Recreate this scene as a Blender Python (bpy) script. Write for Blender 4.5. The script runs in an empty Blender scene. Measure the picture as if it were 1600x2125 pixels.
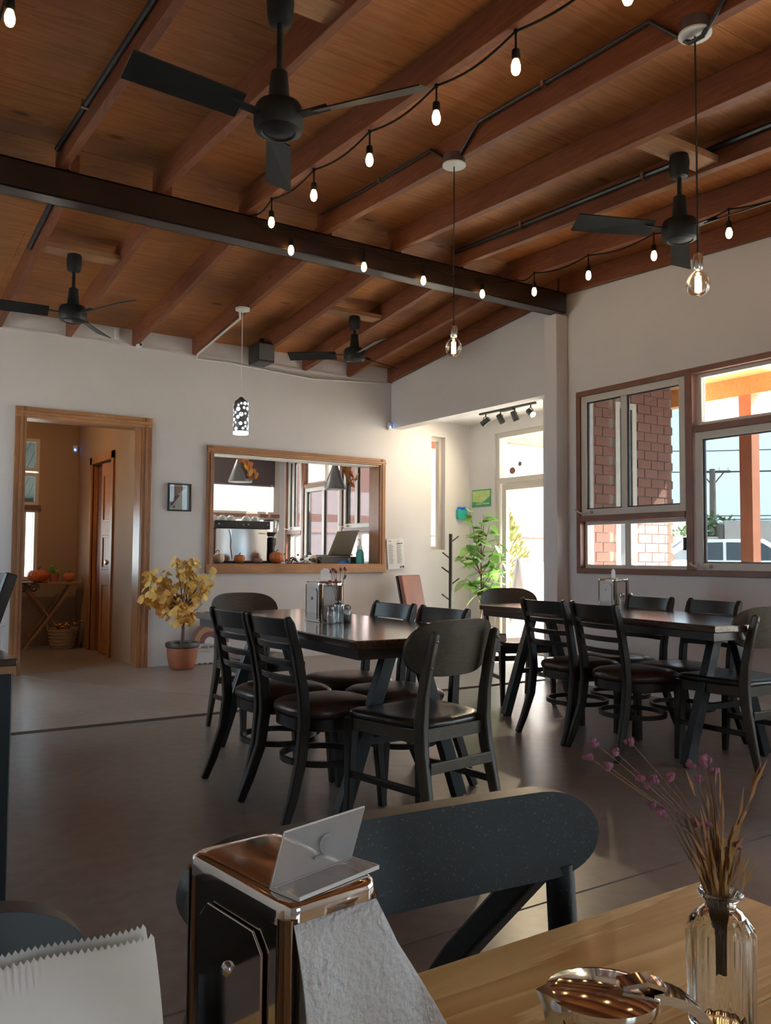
import bpy, math, random
from mathutils import Vector, Matrix, Euler
S = bpy.context.scene
COL = S.collection
random.seed(7)

# ------------------------------------------------------------ camera, world, sun, exposure
cam_d = bpy.data.cameras.new('camera'); cam = bpy.data.objects.new('camera', cam_d); COL.objects.link(cam)
cam_d.sensor_fit = 'HORIZONTAL'; cam_d.sensor_width = 36.0; cam_d.lens = 1758.4 / 1600 * 36
cam_d.clip_start = 0.02; cam_d.clip_end = 400
YAW, PITCH, ROLL = 0.58316412, 0.05287487, 0.00665236
_f = Vector((math.sin(YAW)*math.cos(PITCH), math.cos(YAW)*math.cos(PITCH), math.sin(PITCH)))
_r = Vector((math.cos(YAW), -math.sin(YAW), 0)); _u = _r.cross(_f)
_c, _s = math.cos(ROLL), math.sin(ROLL)
_R, _U = _c*_r + _s*_u, -_s*_r + _c*_u
cam.matrix_world = Matrix(((_R.x, _U.x, -_f.x, 0), (_R.y, _U.y, -_f.y, 0), (_R.z, _U.z, -_f.z, 1.08), (0, 0, 0, 1)))
S.camera = cam
S.view_settings.view_transform = 'Standard'; S.view_settings.look = 'None'
S.view_settings.gamma = 1.0; S.view_settings.use_curve_mapping = False
S.view_settings.exposure = 2.2
S.cycles.use_denoising = True
S.cycles.max_bounces = 10; S.cycles.diffuse_bounces = 5; S.cycles.glossy_bounces = 5
S.cycles.transparent_max_bounces = 24
S.cycles.caustics_reflective = False; S.cycles.caustics_refractive = False
S.cycles.sample_clamp_indirect = 6.0

SKY = 2.1
w = bpy.data.worlds.new('sky'); S.world = w; w.use_nodes = True
nt = w.node_tree; nt.nodes.clear()
wo = nt.nodes.new('ShaderNodeOutputWorld'); bg = nt.nodes.new('ShaderNodeBackground')
tc = nt.nodes.new('ShaderNodeTexCoord'); nz = nt.nodes.new('ShaderNodeTexNoise'); rp = nt.nodes.new('ShaderNodeValToRGB')
nz.inputs['Scale'].default_value = 2.2; nz.inputs['Detail'].default_value = 4
rp.color_ramp.elements[0].position = 0.35; rp.color_ramp.elements[0].color = (0.55, 0.78, 0.98, 1)
rp.color_ramp.elements[1].position = 0.7; rp.color_ramp.elements[1].color = (0.84, 0.93, 1.0, 1)
nt.links.new(tc.outputs['Generated'], nz.inputs['Vector']); nt.links.new(nz.outputs['Fac'], rp.inputs['Fac'])
nt.links.new(rp.outputs['Color'], bg.inputs['Color']); bg.inputs['Strength'].default_value = SKY
nt.links.new(bg.outputs['Background'], wo.inputs['Surface'])

sun_d = bpy.data.lights.new('sun', 'SUN'); sun = bpy.data.objects.new('sun', sun_d); COL.objects.link(sun)
sun_d.energy = 15; sun_d.color = (1.0, 0.93, 0.82); sun_d.angle = 0.01
sun.rotation_euler = Vector((1.0, -0.7, 1.1)).to_track_quat('Z', 'Y').to_euler()
sun.location = (30, -10, 30)

# ------------------------------------------------------------ materials
def mat(name, col=(.5, .5, .5), rough=.5, metal=0, spec=.5, noise=0, nscale=8, bump=0, bscale=40, emit=None, estr=0, coat=0, stretch=None):
    m = bpy.data.materials.new(name); m.use_nodes = True
    n = m.node_tree; b = n.nodes['Principled BSDF']
    b.inputs['Base Color'].default_value = (*col, 1); b.inputs['Roughness'].default_value = rough
    b.inputs['Metallic'].default_value = metal; b.inputs['Specular IOR Level'].default_value = spec
    if coat: b.inputs['Coat Weight'].default_value = coat; b.inputs['Coat Roughness'].default_value = .08
    if emit: b.inputs['Emission Color'].default_value = (*emit, 1); b.inputs['Emission Strength'].default_value = estr
    if noise or bump:
        t = n.nodes.new('ShaderNodeTexCoord'); mp = n.nodes.new('ShaderNodeMapping')
        n.links.new(t.outputs['Object'], mp.inputs['Vector'])
        if stretch: mp.inputs['Scale'].default_value = stretch
    if noise:
        x = n.nodes.new('ShaderNodeTexNoise'); x.inputs['Scale'].default_value = nscale; x.inputs['Detail'].default_value = 6
        r = n.nodes.new('ShaderNodeValToRGB')
        r.color_ramp.elements[0].position = .3; r.color_ramp.elements[1].position = .72
        r.color_ramp.elements[0].color = (*[c*(1-noise) for c in col], 1)
        r.color_ramp.elements[1].color = (*[min(1, c*(1+noise)) for c in col], 1)
        n.links.new(mp.outputs[0], x.inputs['Vector']); n.links.new(x.outputs['Fac'], r.inputs['Fac'])
        n.links.new(r.outputs['Color'], b.inputs['Base Color'])
    if bump:
        x = n.nodes.new('ShaderNodeTexNoise'); x.inputs['Scale'].default_value = bscale; x.inputs['Detail'].default_value = 3
        p = n.nodes.new('ShaderNodeBump'); p.inputs['Strength'].default_value = bump; p.inputs['Distance'].default_value = .01
        n.links.new(mp.outputs[0], x.inputs['Vector']); n.links.new(x.outputs['Fac'], p.inputs['Height'])
        n.links.new(p.outputs['Normal'], b.inputs['Normal'])
    return m

def wood(name, c1, c2, axis=0, scale=1.0, rough=.45, spec=.4, knots=0, coat=0, c0=None, ring=1.0, tone=.72):
    m = bpy.data.materials.new(name); m.use_nodes = True
    n = m.node_tree; b = n.nodes['Principled BSDF']; L = n.links.new
    t = n.nodes.new('ShaderNodeTexCoord'); mp = n.nodes.new('ShaderNodeMapping')
    sc = [7*scale]*3; sc[axis] = .55*scale; mp.inputs['Scale'].default_value = sc
    L(t.outputs['Object'], mp.inputs['Vector'])
    x = n.nodes.new('ShaderNodeTexNoise'); x.inputs['Scale'].default_value = 1.6; x.inputs['Detail'].default_value = 5; x.inputs['Distortion'].default_value = .6
    L(mp.outputs[0], x.inputs['Vector'])
    mu = n.nodes.new('ShaderNodeMath'); mu.operation = 'MULTIPLY'; mu.inputs[1].default_value = 9*ring
    L(x.outputs['Fac'], mu.inputs[0])
    si = n.nodes.new('ShaderNodeMath'); si.operation = 'FRACT'; L(mu.outputs[0], si.inputs[0])
    r = n.nodes.new('ShaderNodeValToRGB'); e = r.color_ramp.elements
    e[0].position = 0; e[0].color = (*c1, 1); e[1].position = 1; e[1].color = (*c2, 1)
    if c0: k = e.new(.9); k.color = (*c0, 1)
    L(si.outputs[0], r.inputs['Fac'])
    out = r.outputs['Color']
    # broad tone variation
    y = n.nodes.new('ShaderNodeTexNoise'); y.inputs['Scale'].default_value = 1.3*scale; y.inputs['Detail'].default_value = 2
    L(t.outputs['Object'], y.inputs['Vector'])
    mx = n.nodes.new('ShaderNodeMix'); mx.data_type = 'RGBA'; mx.blend_type = 'MULTIPLY'
    rr = n.nodes.new('ShaderNodeValToRGB'); rr.color_ramp.elements[0].position = .3; rr.color_ramp.elements[1].position = .7
    rr.color_ramp.elements[0].color = (tone, tone*.95, tone*.92, 1); rr.color_ramp.elements[1].color = (1.1, 1.08, 1.05, 1)
    L(y.outputs['Fac'], rr.inputs['Fac']); mx.inputs[0].default_value = 1
    L(out, mx.inputs[6]); L(rr.outputs['Color'], mx.inputs[7]); out = mx.outputs[2]
    if knots:
        v = n.nodes.new('ShaderNodeTexVoronoi'); v.inputs['Scale'].default_value = 2.2
        mp2 = n.nodes.new('ShaderNodeMapping'); s2 = [1.6]*3; s2[axis] = .7; mp2.inputs['Scale'].default_value = s2
        L(t.outputs['Object'], mp2.inputs['Vector']); L(mp2.outputs[0], v.inputs['Vector'])
        kr = n.nodes.new('ShaderNodeValToRGB'); kr.color_ramp.elements[0].position = .05; kr.color_ramp.elements[1].position = .12
        kr.color_ramp.elements[0].color = (knots, knots, knots, 1); kr.color_ramp.elements[1].color = (0, 0, 0, 1)
        L(v.outputs['Distance'], kr.inputs['Fac'])
        m2 = n.nodes.new('ShaderNodeMix'); m2.data_type = 'RGBA'; L(kr.outputs['Color'], m2.inputs[0])
        L(out, m2.inputs[6]); m2.inputs[7].default_value = (c1[0]*.25, c1[1]*.22, c1[2]*.2, 1); out = m2.outputs[2]
    L(out, b.inputs['Base Color'])
    b.inputs['Roughness'].default_value = rough; b.inputs['Specular IOR Level'].default_value = spec
    if coat: b.inputs['Coat Weight'].default_value = coat; b.inputs['Coat Roughness'].default_value = .12
    return m

def glass(name, tint=(.95, .96, .95), refl=.07, rough=0.0, fk=.45):
    m = bpy.data.materials.new(name); m.use_nodes = True
    n = m.node_tree; n.nodes.clear(); L = n.links.new
    o = n.nodes.new('ShaderNodeOutputMaterial'); tr = n.nodes.new('ShaderNodeBsdfTransparent'); gl = n.nodes.new('ShaderNodeBsdfGlossy')
    mx = n.nodes.new('ShaderNodeMixShader'); fr = n.nodes.new('ShaderNodeLayerWeight'); fr.inputs['Blend'].default_value = .25
    ad = n.nodes.new('ShaderNodeMath'); ad.operation = 'MULTIPLY_ADD'; ad.inputs[1].default_value = fk; ad.inputs[2].default_value = refl*.6
    tr.inputs['Color'].default_value = (*tint, 1); gl.inputs['Roughness'].default_value = rough
    L(fr.outputs['Fresnel'], ad.inputs[0]); L(ad.outputs[0], mx.inputs[0]); L(tr.outputs[0], mx.inputs[1]); L(gl.outputs[0], mx.inputs[2]); L(mx.outputs[0], o.inputs['Surface'])
    return m

def solidglass(name):
    m = mat(name, (.96, .98, .97), .02); b = m.node_tree.nodes['Principled BSDF']
    b.inputs['Transmission Weight'].default_value = 1; b.inputs['IOR'].default_value = 1.42; return m

def emis(name, col, st):
    return mat(name, col, .5, emit=col, estr=st)

def concrete(name, c1, c2, c3, rough=.3):
    m = bpy.data.materials.new(name); m.use_nodes = True
    n = m.node_tree; b = n.nodes['Principled BSDF']; L = n.links.new
    t = n.nodes.new('ShaderNodeTexCoord')
    x = n.nodes.new('ShaderNodeTexNoise'); x.inputs['Scale'].default_value = .8; x.inputs['Detail'].default_value = 3; x.inputs['Roughness'].default_value = .5
    y = n.nodes.new('ShaderNodeTexNoise'); y.inputs['Scale'].default_value = 14; y.inputs['Detail'].default_value = 4; y.inputs['Roughness'].default_value = .6
    L(t.outputs['Object'], x.inputs['Vector']); L(t.outputs['Object'], y.inputs['Vector'])
    r = n.nodes.new('ShaderNodeMix'); r.data_type = 'RGBA'; r.inputs[6].default_value = (*c1, 1); r.inputs[7].default_value = (*c3, 1)
    mr0 = n.nodes.new('ShaderNodeMapRange'); mr0.inputs[1].default_value = .32; mr0.inputs[2].default_value = .68
    ad = n.nodes.new('ShaderNodeMath'); ad.operation = 'MULTIPLY_ADD'; ad.inputs[1].default_value = .5; L(y.outputs['Fac'], ad.inputs[0]); L(x.outputs['Fac'], ad.inputs[2])
    sb = n.nodes.new('ShaderNodeMath'); sb.operation = 'SUBTRACT'; sb.inputs[1].default_value = .25; L(ad.outputs[0], sb.inputs[0])
    L(sb.outputs[0], mr0.inputs[0]); L(mr0.outputs[0], r.inputs[0]); L(r.outputs[2], b.inputs['Base Color'])
    mr = n.nodes.new('ShaderNodeMapRange'); mr.inputs[1].default_value = .3; mr.inputs[2].default_value = .7; mr.inputs[3].default_value = rough-.02; mr.inputs[4].default_value = rough+.08
    L(x.outputs['Fac'], mr.inputs[0]); L(mr.outputs[0], b.inputs['Roughness'])
    b.inputs['Specular IOR Level'].default_value = .5
    return m

def speckle(name, col, c2, rough):
    m = mat(name, col, rough, bump=.03, bscale=200)
    n = m.node_tree; b = n.nodes['Principled BSDF']; L = n.links.new
    t = n.nodes.new('ShaderNodeTexCoord'); x = n.nodes.new('ShaderNodeTexNoise'); x.inputs['Scale'].default_value = 420; x.inputs['Detail'].default_value = 1
    r = n.nodes.new('ShaderNodeValToRGB'); r.color_ramp.elements[0].position = .66; r.color_ramp.elements[1].position = .74
    r.color_ramp.elements[0].color = (*col, 1); r.color_ramp.elements[1].color = (*c2, 1)
    L(t.outputs['Object'], x.inputs['Vector']); L(x.outputs['Fac'], r.inputs['Fac']); L(r.outputs['Color'], b.inputs['Base Color'])
    return m

M = {}
M['wall'] = mat('wall_paint', (.62, .595, .60), .75, noise=.03, nscale=1.5, bump=.12, bscale=25)
M['hallwall'] = mat('hall_wall_paint', (.36, .235, .15), .75, noise=.04, nscale=1.5)
M['white'] = mat('white_paint', (.75, .74, .72), .5)
M['ply'] = wood('plywood', (.40, .145, .042), (.52, .225, .08), 0, .8, .55, .35, knots=.85, ring=.8, tone=.5)
M['rafter'] = wood('rafter_wood', (.17, .055, .026), (.24, .085, .038), 1, 1.0, .5, .35, knots=.5)
M['block'] = wood('blocking_wood', (.33, .17, .085), (.42, .23, .12), 0, 1.0, .55, .3, knots=.5)
M['beam'] = mat('dark_brown_steel', (.024, .012, .009), .28, .0, .5, noise=.15, nscale=3)
M['floor1'] = concrete('stained_concrete', (.12, .092, .082), (.155, .13, .12), (.215, .19, .178), .30)
M['floor2'] = concrete('stained_concrete_far', (.22, .18, .16), (.27, .23, .205), (.34, .30, .27), .30)
M['joint'] = mat('floor_joint', (.035, .033, .032), .8, noise=.3, nscale=20)
M['oak'] = wood('door_trim_wood', (.36, .165, .075), (.46, .235, .115), 2, 1.4, .35, .5, c0=(.30, .13, .055))
M['oakh'] = wood('door_trim_wood_flat', (.40, .19, .085), (.50, .265, .13), 0, 1.4, .38, .5)
M['winwood'] = mat('window_wood', (.20, .085, .055), .45, noise=.15, nscale=6, stretch=(8, 1, 1))
M['alu'] = mat('cream_aluminium', (.56, .52, .47), .45, .0, .5)
M['tint'] = glass('tinted_glass', (.36, .39, .40), .03, 0, .2)
M['clear'] = glass('clear_glass', (.93, .95, .94), .06)
M['glassware'] = glass('glassware', (.90, .93, .93), .22)
M['ribglass'] = solidglass('ribbed_glass')
M['amber'] = glass('amber_glass', (.97, .86, .72), .16)
M['acrylic'] = glass('acrylic', (.72, .71, .71), .12, .12)
M['acrylic'] = mat('frosted_acrylic', (.62, .60, .60), .15); M['acrylic'].node_tree.nodes['Principled BSDF'].inputs['Alpha'].default_value = .42
M['acrylic_edge'] = mat('acrylic_edge', (.75, .74, .72), .25)
M['black'] = mat('black_metal', (.012, .012, .013), .38, .0, .5)
M['cable'] = mat('matte_black_cable', (.012, .011, .011), .85, .0, .15)
M['fanblack'] = mat('fan_black', (.010, .011, .012), .5, .0, .3)
M['blackwood'] = mat('black_stained_wood', (.016, .0105, .0085), .32, .0, .35, noise=.25, nscale=9, stretch=(6, 6, 1))
M['tealblack'] = mat('blue_black_paint', (.010, .018, .022), .32, .0, .5)
M['leather'] = mat('brown_leather_seat', (.055, .027, .019), .30, .0, .5, noise=.25, nscale=6, bump=.15, bscale=90)
M['blackleather'] = mat('black_leather_seat', (.016, .015, .015), .30, .0, .5, bump=.15, bscale=90)
M['darkwood'] = wood('dark_oak', (.085, .068, .045), (.125, .102, .07), 0, 3.5, .42, .4, c0=(.055, .042, .028))
M['darkwoodv'] = wood('dark_oak_upright', (.045, .035, .023), (.07, .056, .038), 2, 2.5, .4, .4)
M['tabletop'] = wood('dark_tabletop', (.045, .022, .013), (.075, .038, .022), 1, 2.0, .18, .6, coat=.5)
M['tableedge'] = mat('dark_table_edge', (.03, .018, .013), .3)
M['pine'] = wood('pine_top', (.90, .70, .34), (.96, .80, .46), 0, 1.3, .30, .5, c0=(.66, .42, .16), ring=.8, tone=.9, coat=.3)
M['speck'] = speckle('speckled_black_wood', (.004, .009, .011), (.06, .09, .095), .40)
M['chrome'] = mat('chrome', (.72, .68, .64), .07, 1.0)
M['steel'] = mat('brushed_steel', (.60, .61, .62), .18, 1.0)
M['darkchrome'] = mat('dark_chrome', (.22, .15, .11), .12, 1.0)
M['paper'] = mat('white_paper', (.72, .70, .67), .8, bump=.25, bscale=14)
M['napkin'] = mat('white_napkin', (.64, .63, .63), .9, bump=.5, bscale=200)
M['bulb'] = emis('warm_bulb', (1.0, .60, .24), 6)
M['filament'] = emis('filament', (1.0, .60, .24), 22)
M['coolglow'] = emis('cool_lit_glass', (.80, .93, 1.0), .40)
M['kitchenfill'] = emis('kitchen_fill_glow', (1.0, .90, .78), 9)  # glow of the added kitchen fill lamp
M['hallfill'] = emis('hall_fill_glow', (1.0, .62, .30), 16)  # glow of the added hallway fill lamp
M['spotglow'] = emis('spot_glow', (1.0, .78, .45), 30)
M['blueled'] = emis('blue_led', (.08, .25, 1.0), 6)
M['disc'] = mat('white_canopy', (.62, .64, .62), .4)
M['grey'] = mat('grey_plastic', (.12, .12, .12), .5)
M['pewter'] = mat('pewter_metal', (.16, .17, .18), .4, .6)
M['terracotta'] = mat('terracotta', (.40, .135, .065), .6, noise=.12, nscale=5)
M['potrim'] = mat('dark_pot_rim', (.075, .055, .05), .5)
M['bark'] = mat('bark', (.14, .085, .065), .8, noise=.3, nscale=30)
M['soil'] = mat('soil', (.03, .02, .015), .9)
for i, c in enumerate([(.88, .60, .17), (.84, .50, .13), (.88, .66, .28), (.78, .38, .10)]): M['yl%d' % i] = mat('yellow_leaf_%d' % i, c, .6)
for i, c in enumerate([(.24, .47, .10), (.32, .55, .16), (.42, .56, .27)]): M['gl%d' % i] = mat('green_leaf_%d' % i, c, .4)
M['stem'] = mat('brown_stem', (.18, .09, .05), .7)
M['orange'] = mat('pumpkin_orange', (.55, .13, .03), .45, noise=.15, nscale=6)
M['cream'] = mat('pumpkin_cream', (.62, .52, .42), .5, noise=.12, nscale=8)
M['wicker'] = mat('wicker', (.42, .29, .17), .8, bump=.8, bscale=60)
M['tray'] = wood('folding_table_wood', (.33, .17, .08), (.42, .23, .12), 0, 2, .5, .4)
M['iron'] = mat('black_iron', (.02, .018, .016), .5)
M['mauve'] = mat('mauve', (.24, .115, .10), .7); M['tan'] = mat('tan', (.45, .27, .17), .7); M['plum'] = mat('plum', (.22, .09, .10), .7)
M['signwhite'] = mat('sign_white', (.66, .68, .70), .6); M['ink'] = mat('ink', (.02, .02, .02), .7)
M['pinkleather'] = mat('tan_leather', (.30, .125, .085), .38, noise=.1, nscale=4)
M['teal'] = mat('teal_plastic', (.02, .42, .38), .4); M['blue'] = mat('blue_plastic', (.02, .16, .75), .4)
M['signgreen'] = mat('sign_green', (.05, .28, .12), .5); M['signlime'] = mat('sign_lime', (.42, .60, .16), .5)
M['maroon'] = mat('maroon', (.10, .03, .04), .5)
M['laptop'] = mat('laptop_lid', (.36, .34, .26), .35, .3)
M['soapg'] = mat('teal_soap', (.10, .55, .50), .2)
M['photo'] = mat('poster_paper', (.70, .70, .72), .5); M['photo2'] = mat('poster_mauve', (.25, .12, .15), .5); M['photo3'] = mat('poster_tan', (.42, .27, .22), .5)
M['brick'] = mat('red_brick', (.22, .10, .078), .8, noise=.25, nscale=4, bump=.4, bscale=40)
M['mortar'] = mat('mortar', (.30, .25, .22), .9)
M['pinkwall'] = mat('pink_plaster', (.27, .125, .105), .85, noise=.05, nscale=2)
M['outground'] = mat('pale_concrete', (.62, .58, .52), .85, noise=.08, nscale=1.2)
M['porchwood'] = wood('porch_wood', (.52, .24, .09), (.66, .34, .14), 0, 1, .6, .3)
M['postwood'] = mat('post_wood', (.36, .12, .06), .6, noise=.15, nscale=4)
M['farwall'] = mat('far_plaster', (.36, .33, .31), .9, noise=.06, nscale=1)
M['carwhite'] = mat('car_white', (.70, .72, .74), .25, coat=.5); M['carglass'] = mat('car_glass', (.05, .06, .07), .08)
M['tyre'] = mat('tyre_rubber', (.02, .02, .02), .8)
M['pole'] = mat('weathered_pole', (.10, .085, .075), .9)
M['bush'] = mat('bush_leaf', (.20, .21, .04), .6); M['bushb'] = mat('bush_leaf_dry', (.20, .11, .04), .7); M['treegreen'] = mat('tree_leaf', (.10, .15, .06), .7)
M['rock'] = mat('dark_rock', (.12, .085, .075), .85, noise=.2, nscale=4)
M['board'] = mat('shaded_board', (.22, .17, .17), .7); M['boardwhite'] = mat('white_board', (.78, .78, .80), .4)  # dark board tone puts the A-frame's shaded side into the colour
M['dryleaf'] = mat('dry_leaf', (.42, .22, .09), .8, noise=.2, nscale=30); M['drygold'] = mat('dry_stalk', (.40, .21, .06), .8, noise=.25, nscale=60)
M['flower'] = mat('purple_flower', (.30, .12, .19), .8); M['drystem'] = mat('dry_stem', (.22, .13, .08), .8)
M['rust'] = mat('rust_leaf', (.50, .16, .05), .7); M['sunflower'] = mat('sunflower', (.70, .38, .06), .7)
M['doorwood'] = wood('hall_door_wood', (.40, .17, .05), (.50, .235, .075), 2, 1.5, .4, .4)
M['cup'] = mat('cup_glaze', (.62, .70, .70), .2); M['kraft'] = mat('grease_stain', (.62, .42, .28), .7)
M['rooftin'] = mat('corrugated_tin', (.16, .18, .15), .6)
M['shade'] = mat('roller_shade', (.07, .05, .05), .8)

# ------------------------------------------------------------ mesh builder
class MB:
    def __init__(s): s.v = []; s.f = []; s.T = Matrix()
    def add(s, vs, fs):
        b = len(s.v); s.v += [tuple(s.T @ Vector(p)) for p in vs]; s.f += [[b+i for i in q] for q in fs]; return s
    def box(s, x0, y0, z0, x1, y1, z1):
        x0, x1 = sorted((x0, x1)); y0, y1 = sorted((y0, y1)); z0, z1 = sorted((z0, z1))
        return s.hexa([(x0, y0, z0), (x1, y0, z0), (x1, y1, z0), (x0, y1, z0), (x0, y0, z1), (x1, y0, z1), (x1, y1, z1), (x0, y1, z1)])
    def hexa(s, p): return s.add(p, [[3, 2, 1, 0], [4, 5, 6, 7], [0, 1, 5, 4], [1, 2, 6, 5], [2, 3, 7, 6], [3, 0, 4, 7]])
    def loft(s, rings, closed=True, cap=True):
        n = len(rings[0]); vs = [p for r in rings for p in r]; fs = []
        for i in range(len(rings)-1):
            for j in range(n if closed else n-1):
                k = (j+1) % n; fs.append([i*n+j, i*n+k, (i+1)*n+k, (i+1)*n+j])
        if cap: fs.append(list(range(n))[::-1]); fs.append([(len(rings)-1)*n+j for j in range(n)])
        return s.add(vs, fs)
    def lathe(s, prof, n=20, c=(0, 0, 0), sx=1, sy=1, cap=True):
        return s.loft([[(c[0]+r*sx*math.cos(2*math.pi*j/n), c[1]+r*sy*math.sin(2*math.pi*j/n), c[2]+z) for j in range(n)] for r, z in prof], cap=cap)
    def _frames(s, pts, up, loop=False):
        P = [Vector(p) for p in pts]; out = []; up = Vector(up)
        for i, p in enumerate(P):
            if loop: t = P[(i+1) % len(P)] - P[i-1]
            else: t = P[min(i+1, len(P)-1)] - P[max(i-1, 0)]
            t.normalize(); sd = t.cross(up)
            if sd.length < 1e-4: sd = t.cross(Vector((0, 1, 0)))
            if sd.length < 1e-4: sd = t.cross(Vector((1, 0, 0)))
            sd.normalize(); out.append((p, sd, sd.cross(t).normalized()))
        return out
    def bar(s, pts, wd, h, up=(0, 0, 1), loop=False):
        if not isinstance(wd, (list, tuple)): wd = [wd]*len(pts)
        if not isinstance(h, (list, tuple)): h = [h]*len(pts)
        R = [[p - a*wd[i]/2 - b*h[i]/2, p + a*wd[i]/2 - b*h[i]/2, p + a*wd[i]/2 + b*h[i]/2, p - a*wd[i]/2 + b*h[i]/2] for i, (p, a, b) in enumerate(s._frames(pts, up, loop))]
        if loop: R.append(R[0])
        return s.loft([[tuple(q) for q in r] for r in R], cap=not loop)
    def tube(s, pts, r, n=8, up=(0, 0, 1), loop=False):
        if not isinstance(r, (list, tuple)): r = [r]*len(pts)
        R = [[tuple(p + (a*math.cos(2*math.pi*j/n) + b*math.sin(2*math.pi*j/n))*r[i]) for j in range(n)] for i, (p, a, b) in enumerate(s._frames(pts, up, loop))]
        if loop: R.append(R[0])
        return s.loft(R, cap=not loop)
    def prism(s, poly, d0, d1, axis=2):
        def P(u, v, d): return (u, v, d) if axis == 2 else ((u, d, v) if axis == 1 else (d, u, v))
        n = len(poly)
        return s.add([P(u, v, d0) for u, v in poly] + [P(u, v, d1) for u, v in poly],
                     [list(range(n))[::-1], [n+i for i in range(n)]] + [[i, (i+1) % n, n+(i+1) % n, n+i] for i in range(n)])
    def ball(s, c, r, n=10, m=6, sz=1):
        return s.loft([[(c[0]+r*math.sin(math.pi*max(.02, min(.98, i/m)))*math.cos(2*math.pi*j/n), c[1]+r*math.sin(math.pi*max(.02, min(.98, i/m)))*math.sin(2*math.pi*j/n), c[2]-r*sz*math.cos(math.pi*i/m)) for j in range(n)] for i in range(m+1)])
    def slab(s, us, lo, hi, yc, th, nz=5):
        # curved board: u along x, z between lo(u) and hi(u), y = yc(u,z), thickness th
        rings = []
        for u in us:
            a, b = lo(u), hi(u); zz = [a+(b-a)*k/nz for k in range(nz+1)]
            rings.append([(u, yc(u, z)-th/2, z) for z in zz] + [(u, yc(u, z)+th/2, z) for z in zz[::-1]])
        return s.loft(rings)
    def mesh(s, name, smooth=True, ang=38):
        import bmesh
        me = bpy.data.meshes.new(name); me.from_pydata(s.v, [], s.f); me.validate()
        bm = bmesh.new(); bm.from_mesh(me); bmesh.ops.recalc_face_normals(bm, faces=bm.faces); bm.to_mesh(me); bm.free()
        if smooth:
            me.polygons.foreach_set('use_smooth', [True]*len(me.polygons))
            me.set_sharp_from_angle(angle=math.radians(ang))
        return me
    def build(s, name, m, parent=None, smooth=True, bevel=0, loc=None, rz=0, ang=38):
        me = s.mesh(name, smooth, ang); me.materials.append(M[m])
        o = bpy.data.objects.new(name, me); COL.objects.link(o)
        if parent: o.parent = parent
        if loc: o.location = loc
        if rz: o.rotation_euler.z = rz
        if bevel:
            b = o.modifiers.new('edge', 'BEVEL'); b.width = bevel; b.segments = 2; b.limit_method = 'ANGLE'; b.angle_limit = math.radians(40)
        return o

def tag(o, label, cat, group=None, kind=None):
    o['label'] = label; o['category'] = cat
    if group: o['group'] = group
    if kind: o['kind'] = kind
    return o
def thing(name, label, cat, loc=(0, 0, 0), rz=0, group=None):
    o = bpy.data.objects.new(name, None); o.empty_display_size = .05; COL.objects.link(o)
    o.location = loc; o.rotation_euler.z = rz
    return tag(o, label, cat, group)
def struct(o): o['kind'] = 'structure'; return o
def sempty(name, loc=(0, 0, 0)):
    o = bpy.data.objects.new(name, None); o.empty_display_size = .05; COL.objects.link(o); o.location = loc
    return struct(o)
def part(name, me, m, parent, loc=(0, 0, 0), rot=(0, 0, 0), sc=None):
    o = bpy.data.objects.new(name, me); COL.objects.link(o); o.parent = parent; o.location = loc; o.rotation_euler = rot
    if sc: o.scale = sc
    return o
KIDS = {}
def copy_tree(o, parent=None):
    c = o.copy(); COL.objects.link(c); c.parent = parent
    for ch in [k for k in COL.objects if k.parent == o]: copy_tree(ch, c)
    return c
def place(proto, first, label, loc, rz, group):
    o = proto if first else copy_tree(proto)
    o.location = loc; o.rotation_euler.z = rz; o['label'] = label; o['group'] = group
    return o
def text_mesh(txt, size, depth=.001, align='CENTER'):
    c = bpy.data.curves.new('lettering', 'FONT'); c.body = txt; c.size = size; c.extrude = depth; c.align_x = align; c.align_y = 'CENTER'; c.resolution_u = 3
    o = bpy.data.objects.new('lettering', c); COL.objects.link(o)
    me = bpy.data.meshes.new_from_object(o.evaluated_get(bpy.context.evaluated_depsgraph_get()))
    bpy.data.objects.remove(o); bpy.data.curves.remove(c)
    return me

# ------------------------------------------------------------ room shell
YB, XR, YR = 8.175, 5.466, 5.37      # inner face of back wall, of right wall; ridge line
def zc(y): return 3.60 - .1156*(y-YR) if y > YR else 3.60 + .048*(y-YR)   # underside of plywood
def zb(y): return zc(y) - .165                                           # underside of rafters
def cells(lo, hi, z0, z1, holes):
    us = sorted(u for u in {lo, hi, *[h[0] for h in holes], *[h[1] for h in holes]} if lo <= u <= hi)
    zs = sorted(z for z in {z0, z1, *[h[2] for h in holes], *[h[3] for h in holes]} if z0 <= z <= z1)
    for i in range(len(us)-1):
        for j in range(len(zs)-1):
            cu, cz = (us[i]+us[i+1])/2, (zs[j]+zs[j+1])/2
            if not any(h[0] < cu < h[1] and h[2] < cz < h[3] for h in holes): yield us[i], us[i+1], zs[j], zs[j+1]
def wall_y(name, y0, y1, x0, x1, z1, holes, m='wall'):
    b = MB()
    for a, c, d, e in cells(x0, x1, 0, z1, holes): b.box(a, y0, d, c, y1, e)
    return struct(b.build(name, m, smooth=False))
def wall_x(name, x0, x1, y0, y1, z1, holes, m='wall', roof=False):
    b = MB()
    for a, c, d, e in cells(y0, y1, 0, z1, holes): b.box(x0, a, d, x1, c, e)
    if roof:
        ys = sorted({y0, y1, YR} if y0 < YR < y1 else {y0, y1})
        for a, c in zip(ys, ys[1:]):
            b.hexa([(x0, a, z1), (x1, a, z1), (x1, c, z1), (x0, c, z1), (x0, a, zc(a)), (x1, a, zc(a)), (x1, c, zc(c)), (x0, c, zc(c))])
    return struct(b.build(name, m, smooth=False))
DOOR = (1.47, 2.55, 0, 2.335); PASS = (3.275, 5.31, 1.0, 2.13); SLIT = (6.05, 6.26, 1.17, 2.54)
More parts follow.
